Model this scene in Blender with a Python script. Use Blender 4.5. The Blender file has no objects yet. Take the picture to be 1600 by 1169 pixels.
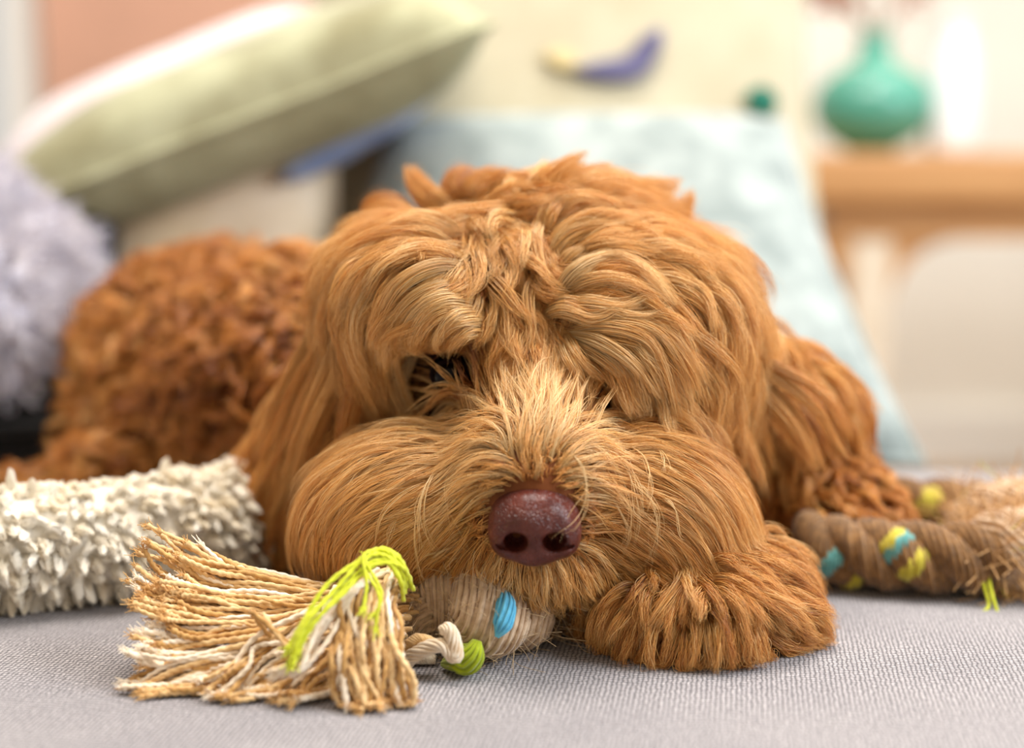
import bpy, bmesh, math, random
import numpy as np
from mathutils import Vector, Matrix, noise as mnoise

rng = np.random.default_rng(7)
random.seed(7)
PI = math.pi
scene = bpy.context.scene
COL = scene.collection

# ------------------------------------------------------------------ camera, world, lights, exposure
FPX = 2222.0                       # focal length in pixels of the 1600 px wide frame
CAM = np.array([0.0, 0.0, 0.20])   # the camera is 20 cm above the seat (seat top is z = 0)
PITCH = math.atan(334.5 / FPX)
cam = bpy.data.cameras.new('camera')
cam_ob = bpy.data.objects.new('camera', cam)
COL.objects.link(cam_ob)
cam_ob.location = CAM
cam_ob.rotation_euler = (PI / 2 - PITCH, 0, 0)
cam.sensor_width = 36.0
cam.lens = 36.0 * FPX / 1600.0
cam.clip_start = 0.02
cam.dof.use_dof = True
cam.dof.focus_distance = 0.572
cam.dof.aperture_fstop = 2.6
scene.camera = cam_ob
scene.view_settings.view_transform = 'Standard'
scene.view_settings.look = 'None'
scene.view_settings.gamma = 1.0
scene.view_settings.use_curve_mapping = False
scene.view_settings.exposure = 0.0
scene.cycles.max_bounces = 8
scene.cycles.transparent_max_bounces = 8
scene.cycles.use_denoising = True

world = bpy.data.worlds.new('world')
scene.world = world
world.use_nodes = True
bg = world.node_tree.nodes['Background']
bg.inputs[0].default_value = (1.0, 0.97, 0.92, 1)
bg.inputs[1].default_value = 0.65

def area(name, loc, target, sx, sy, power, col):
    l = bpy.data.lights.new(name, 'AREA')
    l.shape = 'RECTANGLE'; l.size = sx; l.size_y = sy; l.energy = power; l.color = col
    o = bpy.data.objects.new(name, l); COL.objects.link(o)
    o.location = loc
    o.rotation_euler = (Vector(target) - Vector(loc)).to_track_quat('-Z', 'Y').to_euler()
    return o
area('window_light_right', (1.5, 0.35, 1.15), (0, 0.6, 0.05), 1.0, 1.1, 46, (0.84, 0.92, 1.0))
area('ceiling_window_light', (0.0, 0.95, 1.95), (0, 0.75, 0.1), 1.3, 0.9, 62, (1.0, 0.96, 0.90))

area('rear_wall_fill', (0.9, 2.1, 2.0), (0.7, 2.9, 0.2), 0.9, 0.6, 18, (1.0, 0.97, 0.93))  # added fill light that brightens the back wall
# ------------------------------------------------------------------ helpers
cp, sp_ = math.cos(PITCH), math.sin(PITCH)
def W(px, py, Y):
    """the point of the vertical plane y = Y that is seen at a pixel of the photograph"""
    x = (px - 800.0) / FPX; z = -(py - 584.5) / FPX
    d = np.array([x, cp + z * sp_, -sp_ + z * cp])
    return CAM + d * (Y / d[1])
def proj(p):
    q = p - CAM
    f = q[..., 1] * cp - q[..., 2] * sp_
    u = q[..., 1] * sp_ + q[..., 2] * cp
    f = np.maximum(f, 1e-3)
    return np.stack([800 + FPX * q[..., 0] / f, 584.5 - FPX * u / f], -1)
def lin(c):
    c = np.asarray(c, float) / 255.0
    return np.where(c <= 0.04045, c / 12.92, ((c + 0.055) / 1.055) ** 2.4)
def rgba(c):
    return tuple(float(v) for v in lin(c)) + (1.0,)
def norm(v):
    return v / np.maximum(np.linalg.norm(v, axis=-1, keepdims=True), 1e-9)

def tag(o, label=None, cat=None, group=None, kind=None):
    if label: o['label'] = label
    if cat: o['category'] = cat
    if group: o['group'] = group
    if kind: o['kind'] = kind
    return o
def empty(name, loc, label, cat, group=None):
    o = bpy.data.objects.new(name, None); COL.objects.link(o)
    o.location = loc; o.empty_display_size = 0.02
    return tag(o, label, cat, group)
def link(name, data, mat, parent=None, smooth=True):
    o = bpy.data.objects.new(name, data); COL.objects.link(o)
    if mat is not None: data.materials.append(mat)
    if parent is not None:
        o.parent = parent
        o.matrix_parent_inverse = Matrix.Translation(parent.location).inverted()
    if smooth and hasattr(data, 'polygons') and len(data.polygons):
        data.polygons.foreach_set('use_smooth', [True] * len(data.polygons))
    return o
def mesh_from(name, V, F, mat, parent=None, smooth=True):
    me = bpy.data.meshes.new(name)
    me.from_pydata([tuple(map(float, v)) for v in V], [], [tuple(int(i) for i in f) for f in F])
    me.update()
    return link(name, me, mat, parent, smooth)
def obj_bm(name, bm, mat, parent=None, smooth=True):
    me = bpy.data.meshes.new(name); bm.to_mesh(me); bm.free()
    return link(name, me, mat, parent, smooth)

# ---- materials
class NT:
    def __init__(s, name):
        s.m = bpy.data.materials.new(name); s.m.use_nodes = True
        s.t = s.m.node_tree; s.b = s.t.nodes['Principled BSDF']
    def n(s, typ, **kw):
        x = s.t.nodes.new(typ)
        for k, v in kw.items(): setattr(x, k, v)
        return x
    def l(s, a, b): s.t.links.new(a, b)
    def math(s, op, a, b=None, c=None):
        x = s.n('ShaderNodeMath', operation=op)
        for i, v in enumerate((a, b, c)):
            if v is None: continue
            if isinstance(v, (int, float)): x.inputs[i].default_value = v
            else: s.l(v, x.inputs[i])
        return x.outputs[0]
    def noise(s, scale, detail=3, vec=None, rough=0.5):
        x = s.n('ShaderNodeTexNoise'); x.inputs['Scale'].default_value = scale
        x.inputs['Detail'].default_value = detail; x.inputs['Roughness'].default_value = rough
        s.l(vec if vec is not None else s.co(), x.inputs['Vector'])
        return x.outputs['Fac']
    def co(s):
        if not hasattr(s, '_co'): s._co = s.n('ShaderNodeTexCoord').outputs['Object']
        return s._co
    def ramp(s, fac, stops):
        r = s.n('ShaderNodeValToRGB'); e = r.color_ramp.elements
        while len(e) < len(stops): e.new(0.5)
        for k, (p, c) in enumerate(stops):
            e[k].position = p; e[k].color = c if len(c) == 4 else rgba(c)
        s.l(fac, r.inputs[0]); return r.outputs[0]
    def mix(s, fac, a, b, mode='MIX'):
        x = s.n('ShaderNodeMix', data_type='RGBA', blend_type=mode)
        for sock, v in ((x.inputs[0], fac), (x.inputs[6], a), (x.inputs[7], b)):
            if isinstance(v, (int, float)): sock.default_value = v
            elif isinstance(v, tuple): sock.default_value = v
            else: s.l(v, sock)
        return x.outputs[2]
    def bump(s, h, strength, dist):
        x = s.n('ShaderNodeBump'); x.inputs['Strength'].default_value = strength
        x.inputs['Distance'].default_value = dist
        s.l(h, x.inputs['Height']); s.l(x.outputs[0], s.b.inputs['Normal'])
    def color(s, v):
        if isinstance(v, tuple): s.b.inputs['Base Color'].default_value = v
        else: s.l(v, s.b.inputs['Base Color'])
    def rough(s, r, spec=0.5, sheen=0.0):
        s.b.inputs['Roughness'].default_value = r
        s.b.inputs['Specular IOR Level'].default_value = spec
        s.b.inputs['Sheen Weight'].default_value = sheen
        return s

def cloth_mat(name, c1, c2, scale=18, pscale=900, sheen=0.2):
    m = NT(name)
    m.color(m.ramp(m.noise(scale, 4), [(0.38, c1), (0.62, c2)]))
    m.rough(0.9, 0.2, sheen)
    m.bump(m.noise(pscale, 2), 0.4, 0.001)
    return m.m
def plain_mat(name, c, rough=0.6, spec=0.4, var=0.0, scale=30):
    m = NT(name)
    if var:
        c2 = tuple(max(0, min(255, v * (1 + var))) for v in c); c1 = tuple(v * (1 - var) for v in c)
        m.color(m.ramp(m.noise(scale, 4), [(0.35, c1), (0.65, c2)]))
    else: m.color(rgba(c))
    m.rough(rough, spec)
    return m.m

def weave_mat():
    m = NT('sofa_weave')
    sep = m.n('ShaderNodeSeparateXYZ')
    dis = m.n('ShaderNodeTexNoise'); dis.inputs['Scale'].default_value = 260; dis.inputs['Detail'].default_value = 2
    m.l(m.co(), dis.inputs['Vector'])
    va = m.n('ShaderNodeVectorMath', operation='SUBTRACT'); m.l(dis.outputs['Color'], va.inputs[0]); va.inputs[1].default_value = (.5, .5, .5)
    vs = m.n('ShaderNodeVectorMath', operation='SCALE'); m.l(va.outputs[0], vs.inputs[0]); vs.inputs['Scale'].default_value = 0.0022
    vb = m.n('ShaderNodeVectorMath', operation='ADD'); m.l(m.co(), vb.inputs[0]); m.l(vs.outputs[0], vb.inputs[1])
    vr = m.n('ShaderNodeVectorRotate'); vr.inputs['Angle'].default_value = 0.16
    m.l(vb.outputs[0], vr.inputs['Vector']); m.l(vr.outputs[0], sep.inputs[0])
    p = 0.0019
    u = m.math('DIVIDE', sep.outputs[0], p); v = m.math('DIVIDE', sep.outputs[1], p * 1.1)
    def th(a, b, off):
        across = m.math('ABSOLUTE', m.math('SINE', m.math('MULTIPLY', a, PI)))
        ph = m.math('ADD', m.math('ADD', b, m.math('FLOOR', a)), off)
        along = m.math('MULTIPLY_ADD', m.math('COSINE', m.math('MULTIPLY', ph, PI)), 0.5, 0.5)
        return m.math('MULTIPLY', m.math('POWER', across, 0.6), along)
    h = m.math('MAXIMUM', th(u, v, -0.5), th(v, u, 0.5))
    var = m.noise(420, 3)
    big = m.noise(9, 3)
    c = m.ramp(h, [(0.18, (34, 32, 38)), (0.5, (136, 131, 133)), (0.95, (212, 206, 206))])
    c = m.mix(0.55, c, m.ramp(var, [(0.3, (120, 114, 114)), (0.7, (226, 222, 220))]), 'MULTIPLY')
    c = m.mix(0.5, c, m.ramp(big, [(0.35, (200, 196, 200)), (0.65, (255, 252, 250))]), 'MULTIPLY')
    br = m.n('ShaderNodeBrightContrast'); br.inputs['Bright'].default_value = 0.055; br.inputs['Contrast'].default_value = 0.05
    m.l(c, br.inputs[0]); m.color(br.outputs[0])
    m.rough(0.85, 0.25, 0.15)
    hh = m.math('MULTIPLY_ADD', var, 0.5, h)
    m.bump(hh, 0.8, 0.0006)
    return m.m
M = {}
M['weave'] = weave_mat()
M['wall'] = plain_mat('wall_paint', (238, 234, 224), 0.9, 0.2, 0.02, 4)
M['pinkwall'] = plain_mat('pink_paint', (218, 170, 146), 0.9, 0.2, 0.03, 4)
M['white'] = plain_mat('white_paint', (240, 238, 232), 0.6, 0.4)
M['floor'] = plain_mat('floor_boards', (170, 140, 108), 0.5, 0.4, 0.1, 6)
M['blue_cush'] = cloth_mat('pale_blue_cloth', (130, 139, 136), (163, 170, 166), 26)
M['cream_cush'] = cloth_mat('cream_cloth', (184, 172, 144), (196, 186, 160), 10)
M['green_cush'] = cloth_mat('sage_cloth', (142, 136, 102), (178, 176, 142), 14)
M['lilac_cush'] = cloth_mat('lilac_cloth', (222, 206, 208), (232, 220, 220), 12)
M['tan_cush'] = cloth_mat('beige_cloth', (214, 190, 156), (232, 214, 192), 9)
M['blue_edge'] = cloth_mat('blue_cloth', (120, 146, 200), (170, 184, 214), 16)
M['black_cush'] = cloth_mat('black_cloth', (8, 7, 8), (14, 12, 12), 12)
M['taupe'] = cloth_mat('taupe_cloth', (118, 108, 96), (134, 124, 110), 14)
M['throw'] = cloth_mat('throw_cloth', (190, 186, 198), (224, 216, 216), 13)
M['purple'] = cloth_mat('purple_thread', (84, 80, 112), (104, 100, 130), 30)
M['gold'] = cloth_mat('gold_thread', (206, 184, 130), (216, 196, 150), 30)
M['dgreen'] = cloth_mat('green_thread', (20, 92, 74), (30, 104, 84), 30)
M['vase'] = plain_mat('teal_glaze', (84, 160, 138), 0.25, 0.6, 0.08, 9)
M['porcelain'] = plain_mat('white_glaze', (238, 240, 242), 0.3, 0.5)
M['stemdry'] = plain_mat('dry_stem', (150, 110, 80), 0.8, 0.2)
M['petal'] = plain_mat('dry_petal', (196, 132, 112), 0.8, 0.2, 0.15, 40)

def wood_mat(name, c1, c2):
    m = NT(name)
    mp = m.n('ShaderNodeMapping'); mp.inputs['Scale'].default_value = (2, 30, 30)
    m.l(m.co(), mp.inputs[0])
    m.color(m.ramp(m.noise(2.2, 5, mp.outputs[0]), [(0.3, c1), (0.7, c2)]))
    m.rough(0.55, 0.35); return m.m
M['wood'] = wood_mat('oak', (178, 128, 80), (206, 158, 106))
M['wood_pale'] = wood_mat('pale_oak', (206, 190, 166), (226, 212, 192))

# ---- curves of hair: one Curves object, colour carried per hair
def hair_mat(name, rough=0.32, spec=None, root=0.62):
    m = bpy.data.materials.new(name); m.use_nodes = True
    t = m.node_tree; t.nodes.clear()
    out = t.nodes.new('ShaderNodeOutputMaterial')
    h = t.nodes.new('ShaderNodeBsdfHairPrincipled')
    h.model = 'CHIANG'; h.parametrization = 'COLOR'
    h.inputs['Roughness'].default_value = rough
    h.inputs['Radial Roughness'].default_value = 0.45
    h.inputs['Coat'].default_value = 0.0
    h.inputs['Random Roughness'].default_value = 0.2
    a = t.nodes.new('ShaderNodeAttribute'); a.attribute_name = 'tint'
    hi = t.nodes.new('ShaderNodeHairInfo')
    r = t.nodes.new('ShaderNodeMapRange'); r.inputs[1].default_value = 0; r.inputs[2].default_value = 0.55
    r.inputs[3].default_value = root; r.inputs[4].default_value = 1.0
    t.links.new(hi.outputs['Intercept'], r.inputs[0])
    mx = t.nodes.new('ShaderNodeVectorMath'); mx.operation = 'SCALE'
    t.links.new(a.outputs['Color'], mx.inputs[0]); t.links.new(r.outputs[0], mx.inputs['Scale'])
    t.links.new(mx.outputs[0], h.inputs['Color'])
    t.links.new(h.outputs[0], out.inputs[0])
    return m
def fur_mat():
    m = NT('dog_fur')
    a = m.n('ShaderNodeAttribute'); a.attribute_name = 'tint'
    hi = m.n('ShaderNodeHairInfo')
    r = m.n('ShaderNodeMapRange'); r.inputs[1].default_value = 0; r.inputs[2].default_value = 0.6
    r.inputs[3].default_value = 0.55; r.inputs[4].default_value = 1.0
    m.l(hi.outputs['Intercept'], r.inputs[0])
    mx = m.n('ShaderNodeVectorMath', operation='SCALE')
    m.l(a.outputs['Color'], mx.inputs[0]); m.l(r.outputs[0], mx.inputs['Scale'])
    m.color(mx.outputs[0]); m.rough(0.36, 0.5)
    return m.m
M['fur'] = fur_mat()
def fibre_mat():
    m = NT('rope_fibre')
    a = m.n('ShaderNodeAttribute'); a.attribute_name = 'tint'
    m.color(a.outputs['Color']); m.rough(0.8, 0.25, 0.2)
    return m.m
M['fibre'] = fibre_mat()

def hair_object(name, P, R, C, mat, parent):
    """P (N,K,3) points, R (N,K) radii, C (N,3) linear colour"""
    N, K, _ = P.shape
    cu = bpy.data.hair_curves.new(name)
    cu.add_curves([K] * N)
    base = np.array(parent.location) if parent is not None else np.zeros(3)
    cu.attributes['position'].data.foreach_set('vector', (P - base).astype(np.float32).ravel())
    ra = cu.attributes.get('radius') or cu.attributes.new('radius', 'FLOAT', 'POINT')
    ra.data.foreach_set('value', R.astype(np.float32).ravel())
    ca = cu.attributes.new('tint', 'FLOAT_COLOR', 'CURVE')
    c4 = np.ones((N, 4), np.float32); c4[:, :3] = C
    ca.data.foreach_set('color', c4.ravel())
    cu.materials.append(mat)
    o = bpy.data.objects.new(name, cu); COL.objects.link(o)
    if parent is not None: o.parent = parent
    o['kind'] = 'stuff'
    return o

# ---- signed distance bodies meshed by surface nets
def sdf_mesh(f, lo, hi, h):
    lo = np.array(lo); n = np.ceil((np.array(hi) - lo) / h).astype(int) + 1
    ax = [lo[i] + h * np.arange(n[i]) for i in range(3)]
    G = np.stack(np.meshgrid(*ax, indexing='ij'), -1).reshape(-1, 3)
    v = np.concatenate([f(G[i:i + 200000]) for i in range(0, len(G), 200000)]).reshape(n)
    s = v < 0
    c = [slice(0, -1), slice(1, None)]
    cnt = sum(s[c[a], c[b], c[d]].astype(int) for a in (0, 1) for b in (0, 1) for d in (0, 1))
    act = (cnt > 0) & (cnt < 8)
    idx = -np.ones(act.shape, int); idx[act] = np.arange(act.sum())
    I = np.argwhere(act)
    acc = np.zeros((len(I), 3)); k = np.zeros(len(I))
    cor = [(a, b, d) for a in (0, 1) for b in (0, 1) for d in (0, 1)]
    for a in cor:
        for ax_ in range(3):
            if a[ax_]: continue
            b = list(a); b[ax_] = 1
            va = v[tuple((I + a).T)]; vb = v[tuple((I + b).T)]
            m = (va < 0) != (vb < 0)
            t = np.where(m, va / np.where(va == vb, 1, va - vb), 0)
            pt = np.array(a, float) + 0 * I; pt[:, ax_] += t
            acc[m] += pt[m]; k[m] += 1
    V = lo + (I + acc / k[:, None]) * h
    F = []
    for d in range(3):
        e1, e2 = (d + 1) % 3, (d + 2) % 3
        A = s; sl0 = [slice(None)] * 3; sl1 = [slice(None)] * 3
        sl0[d] = slice(0, -1); sl1[d] = slice(1, None)
        cr = A[tuple(sl0)] != A[tuple(sl1)]
        E = np.argwhere(cr)
        E = E[(E[:, e1] > 0) & (E[:, e2] > 0) & (E[:, e1] < n[e1] - 1) & (E[:, e2] < n[e2] - 1)]
        inside = A[tuple(E.T)]
        u = np.zeros(3, int); u[e1] = 1; w = np.zeros(3, int); w[e2] = 1
        q = np.stack([idx[tuple(E.T)], idx[tuple((E - u).T)], idx[tuple((E - u - w).T)], idx[tuple((E - w).T)]], 1)
        q[~inside] = q[~inside][:, ::-1]
        F.append(q)
    F = np.concatenate(F)
    F = F[(F >= 0).all(1)]
    return V, F
def smin(a, b, k):
    h = np.clip(0.5 + 0.5 * (b - a) / k, 0, 1)
    return b * (1 - h) + a * h - k * h * (1 - h)
def ell(p, c, r):
    q = p - c
    k0 = np.linalg.norm(q / r, axis=-1); k1 = np.linalg.norm(q / (np.asarray(r) ** 2), axis=-1)
    return k0 * (k0 - 1.0) / np.maximum(k1, 1e-6)
def cap(p, a, b, ra, rb):
    ab = b - a; t = np.clip(((p - a) @ ab) / (ab @ ab), 0, 1)
    return np.linalg.norm(p - a - t[:, None] * ab, axis=-1) - (ra + (rb - ra) * t)

# ---- tubes and ropes
def frames(P):
    T = norm(np.gradient(P, axis=0))
    up = np.array([0, 0, 1.0]) if abs(T[0, 2]) < 0.9 else np.array([1.0, 0, 0])
    S = np.zeros_like(P); s = norm(np.cross(T[0], up))
    for i in range(len(P)):
        s = norm(s - (s @ T[i]) * T[i]); S[i] = s
    return T, S, np.cross(T, S)
def spline(pts, n):
    pts = np.array(pts, float); m = len(pts)
    ext = np.vstack([2 * pts[0] - pts[1], pts, 2 * pts[-1] - pts[-2]])
    t = np.linspace(0, m - 1 - 1e-6, n); i = t.astype(int); f = (t - i)[:, None]
    p0, p1, p2, p3 = ext[i], ext[i + 1], ext[i + 2], ext[i + 3]
    return 0.5 * (2 * p1 + (p2 - p0) * f + (2 * p0 - 5 * p1 + 4 * p2 - p3) * f ** 2 + (3 * p1 - p0 - 3 * p2 + p3) * f ** 3)
def tube(P, r, ns=8, ply=0, turns=0.0, lobe=0.22):
    """verts and faces of a tube; ply > 0 gives it twisted plies"""
    n = len(P); T, S, B = frames(P)
    r = np.broadcast_to(np.asarray(r, float), (n,))
    th = np.linspace(0, 2 * PI, ns, endpoint=False)
    tw = np.linspace(0, turns * 2 * PI, n)
    rr = r[:, None] * (1 + (lobe * np.cos(ply * (th[None] - tw[:, None])) if ply else 0 * th[None]))
    V = P[:, None] + rr[..., None] * (np.cos(th)[None, :, None] * S[:, None] + np.sin(th)[None, :, None] * B[:, None])
    V = V.reshape(-1, 3)
    i = np.arange(n - 1)[:, None] * ns; j = np.arange(ns)[None]; k = (j + 1) % ns
    F = np.stack([i + j, i + k, i + ns + k, i + ns + j], -1).reshape(-1, 4)
    F = [list(f) for f in F] + [list(range(ns))[::-1], list(range((n - 1) * ns, n * ns))]
    return V, F
class MB:
    def __init__(s): s.V = []; s.F = []; s.n = 0
    def add(s, V, F):
        s.V.append(np.asarray(V)); s.F += [[i + s.n for i in f] for f in F]; s.n += len(V)
    def build(s, name, mat, parent=None, smooth=True):
        return mesh_from(name, np.concatenate(s.V), s.F, mat, parent, smooth)
def bundle(P, R, ny, r, turns, mb, ply=0):
    """a fat twisted strand: ny yarns wound round the path P"""
    T, S, B = frames(P); n = len(P)
    R = np.broadcast_to(np.asarray(R, float), (n,))
    for k in range(ny):
        a = 2 * PI * k / ny + np.linspace(0, turns * 2 * PI, n)
        Q = P + (R - r)[:, None] * (np.cos(a)[:, None] * S + np.sin(a)[:, None] * B)
        V, F = tube(Q, r * (1 + 0.18 * rng.normal()), 6)
        mb.add(V, F)
def box(mb, x0, x1, y0, y1, z0, z1):
    V = [(x, y, z) for x in (x0, x1) for y in (y0, y1) for z in (z0, z1)]
    mb.add(V, [[0, 1, 3, 2], [4, 6, 7, 5], [0, 4, 5, 1], [2, 3, 7, 6], [0, 2, 6, 4], [1, 5, 7, 3]])
def bevel(o, w, seg=3):
    md = o.modifiers.new('bevel', 'BEVEL'); md.width = w; md.segments = seg; md.limit_method = 'ANGLE'
    return o

#@@SETTING
# ------------------------------------------------------------------ the room
def struct(name, mb, mat, smooth=False):
    o = mb.build(name, mat, None, smooth); o['kind'] = 'structure'; return o
mb = MB(); box(mb, -3.2, 3.0, -2.5, 3.1, -0.50, -0.45); struct('floor', mb, M['floor'])
wx = W(62, 100, 3.0)[0]; wx2 = wx - 0.75
mb = MB()
box(mb, wx, 3.0, 3.0, 3.1, -0.45, 2.1)
box(mb, -3.2, wx2, 3.0, 3.1, -0.45, 2.1)
box(mb, wx2, wx, 3.0, 3.1, -0.45, -0.05)
box(mb, wx2, wx, 3.0, 3.1, 1.6, 2.1)
struct('wall_back', mb, M['wall'])
mb = MB(); box(mb, wx + 0.02, W(640, 0, 2.9)[0], 2.96, 3.0, -0.45, 2.1); struct('wall_alcove', mb, M['pinkwall'])
mb = MB(); box(mb, wx - 0.05, wx + 0.0, 2.93, 3.02, -0.05, 1.6); box(mb, wx2, wx2 + 0.06, 2.93, 3.02, -0.05, 1.6)
box(mb, wx2, wx, 2.9, 3.02, -0.09, -0.05); box(mb, wx2, wx, 2.93, 3.02, 1.6, 1.66)
struct('window_1', mb, M['white'])
mb = MB(); box(mb, -0.2, 3.0, 2.98, 3.0, -0.45, -0.33); struct('baseboard_back', mb, M['white'])

mb = MB(); box(mb, -3.3, 3.1, -2.6, 3.1, 2.1, 2.2); struct('ceiling', mb, M['wall'])
mb = MB(); box(mb, -3.2, 3.0, -2.6, -2.5, -0.45, 2.1); struct('wall_front', mb, M['wall'])
# ------------------------------------------------------------------ sofa
sofa = empty('sofa', (0, 0.5, 0), 'wide grey woven sofa whose flat seat carries the dog and its toys', 'sofa')
def slab(name, outline, z0, z1, mat, parent, rad, rows=5):
    """a soft cushion slab with rounded edges over a polygon outline"""
    bm = bmesh.new()
    vs = [bm.verts.new((x, y, z0)) for x, y in outline]
    f = bm.faces.new(vs)
    r = bmesh.ops.extrude_face_region(bm, geom=[f])
    for v in [g for g in r['geom'] if isinstance(g, bmesh.types.BMVert)]: v.co.z = z1
    bmesh.ops.recalc_face_normals(bm, faces=bm.faces)
    bmesh.ops.bevel(bm, geom=bm.edges[:], offset=rad, segments=rows, profile=0.5, affect='EDGES')
    return obj_bm(name, bm, mat, parent)
slab('seat_cushion', [(-1.3, -0.3), (0.75, -0.3), (0.75, 0.885), (0.50, 0.905), (0.25, 0.925), (0.22, 1.38), (-1.3, 1.38)], -0.16, 0.0, M['weave'], sofa, 0.02)
slab('base', [(-1.28, -0.25), (0.73, -0.25), (0.73, 0.87), (0.20, 0.9), (0.2, 1.60), (-1.28, 1.60)], -0.38, -0.165, M['taupe'], sofa, 0.015)
slab('backrest', [(-1.3, 1.385), (0.20, 1.385), (0.20, 1.60), (-1.3, 1.60)], -0.16, 0.21, M['taupe'], sofa, 0.05)
for x, y in ((-1.2, -0.15), (0.62, -0.15), (-1.2, 1.5), (0.1, 1.5)):
    V, F = tube(np.array([(x, y, -0.45), (x, y, -0.38)]), [0.02, 0.028], 12)
    mesh_from('leg', V, F, M['wood'], sofa)

# ---- cushions: puffed square with pinched corners, seam piping as a part
def cushion(name, c, w, h, th, rot, mat, label, seed=0, piping=None, group=None, taper=1.0):
    R = Matrix(rot).to_3x3() if not isinstance(rot, tuple) else None
    from mathutils import Euler
    R = np.array(Euler(rot, 'XYZ').to_matrix())
    n = 28
    e = empty(name, tuple(c), label, 'cushion', group)
    V = []; F = []
    def pt(u, v, s):
        pu = u * (1 - 0.05 * (1 - v * v) ** 1 * abs(u) ** 2); pv = v * (1 - 0.05 * (1 - u * u) * abs(v) ** 2)
        z = s * th * 0.5 * (max(0, (1 - u ** 4)) ** 0.55) * (max(0, (1 - v ** 4)) ** 0.55)
        z += 0.004 * mnoise.noise(Vector((u * 2 + seed, v * 2, s)))
        return (pu * w / 2 * (1 + (taper - 1) * (pv + 1) / 2), pv * h / 2, z)
    for s in (1, -1):
        o = len(V)
        for i in range(n + 1):
            for j in range(n + 1): V.append(pt(-1 + 2 * i / n, -1 + 2 * j / n, s))
        for i in range(n):
            for j in range(n):
                a = o + i * (n + 1) + j; q = [a, a + n + 1, a + n + 2, a + 1]
                F.append(q if s > 0 else q[::-1])
    V = np.array(V) @ R.T + np.array(c)
    cov = mesh_from('cover', V, F, mat, e)
    loop = [pt(u, -1, 0) for u in np.linspace(-1, 1, 24)] + [pt(1, v, 0) for v in np.linspace(-1, 1, 24)[1:]] + \
           [pt(u, 1, 0) for u in np.linspace(1, -1, 24)[1:]] + [pt(-1, v, 0) for v in np.linspace(1, -1, 24)[1:]]
    L = np.array(loop) @ R.T + np.array(c)
    tv, tf = tube(L, 0.0035, 8)
    mesh_from('piping', tv, tf, piping or mat, e)
    return e, R, pt
D = math.radians
cushion('cushion', (0.058, 1.073, 0.116), 0.44, 0.36, 0.10, (D(40), D(0), D(-2)), M['blue_cush'],
        'large pale blue-grey cushion leaning right behind the head of the dog', 1, taper=0.74)
ce, cR, cpt = cushion('cushion', (0.045, 1.30, 0.27), 0.46, 0.44, 0.12, (D(72), 0, D(2)), M['cream_cush'],
        'cream cushion with a purple bird, behind the pale blue-grey cushion', 2)
cushion('cushion', tuple(W(385, 165, 1.16)), 0.40, 0.22, 0.10, (D(9), D(-21), D(4)), M['green_cush'],
        'sage green cushion tilted across the top of the beige cushion', 3)
cushion('cushion', tuple(W(568, 180, 1.16)), 0.15, 0.10, 0.04, (D(14), D(-32), D(0)), M['blue_edge'],
        'thin blue cushion showing under the edge of the sage green cushion', 4)
cushion('cushion', tuple(W(270, 140, 1.36)), 0.34, 0.16, 0.07, (D(14), D(-22), D(0)), M['lilac_cush'],
        'pale lilac cushion behind the sage green cushion', 5)
cushion('cushion', tuple(W(325, 425, 1.14)), 0.215, 0.222, 0.10, (D(70), D(-4), D(4)), M['tan_cush'],
        'beige cushion standing behind the back of the dog', 6)
cushion('cushion', tuple(W(25, 470, 1.06)), 0.15, 0.19, 0.06, (D(80), 0, D(10)), M['black_cush'],  # added to fill the shadow gap beside the throw with black
        'added black cushion standing for the shadow between the lilac throw and the beige cushion', 7)
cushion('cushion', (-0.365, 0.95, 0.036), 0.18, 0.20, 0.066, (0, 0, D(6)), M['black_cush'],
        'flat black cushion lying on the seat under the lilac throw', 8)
# bird and leaf sewn on the cream cushion
def patch(name, poly, mat, lift=0.003):
    from mathutils import Euler
    Rm = cR; c = np.array((0.045, 1.30, 0.27)); V = []
    poly = np.array(poly, float)
    P3 = []
    for px, py in poly:
        # meet the cushion plane
        d = W(px, py, 1.0) - CAM; nrm = Rm[:, 2]
        t = ((c - CAM) @ nrm) / (d @ nrm); q = (CAM + d * t - c) @ Rm
        P3.append(q)
    P3 = np.array(P3); cen = P3.mean(0); n = len(P3); rings = 5
    out = [cen] + [cen + (P3[k] - cen) * (r / rings) for r in range(1, rings + 1) for k in range(n)]
    out = np.array(out)
    def surf(q, off):
        u = np.clip(q[0] / 0.23, -1, 1); v = np.clip(q[1] / 0.22, -1, 1)
        z = 0.06 * ((1 - u ** 4) ** 0.55) * ((1 - v ** 4) ** 0.55)
        return np.array((q[0], q[1], z + 0.004 + off)) @ Rm.T + c
    top = [surf(q, lift) for q in out]; bot = [surf(q, -0.012) for q in out]
    F = [[0, 1 + k, 1 + (k + 1) % n] for k in range(n)]
    for r in range(rings - 1):
        for k in range(n):
            a = 1 + r * n + k; b = 1 + r * n + (k + 1) % n; F.append([a, a + n, b + n, b])
    N = len(out); F2 = [[i + N for i in f][::-1] for f in F]
    o = 1 + (rings - 1) * n
    F += F2 + [[o + k, o + k + N, o + (k + 1) % n + N, o + (k + 1) % n] for k in range(n)]
    return mesh_from(name, top + bot, F, mat, ce)
patch('bird_motif', [(885, 150), (925, 140), (965, 132), (995, 100), (1015, 88), (1022, 104), (1012, 128), (1000, 152), (978, 166), (940, 168), (905, 162)], M['purple'])['label'] = 'purple bird shape'
patch('beak_motif', [(842, 128), (868, 122), (890, 132), (895, 148), (868, 150)], M['gold'])['label'] = 'pale gold shape beside the bird'
patch('leaf_motif', [(1145, 192), (1152, 176), (1172, 168), (1192, 178), (1198, 196), (1186, 210), (1160, 208)], M['dgreen'])['label'] = 'dark green spot'

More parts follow.
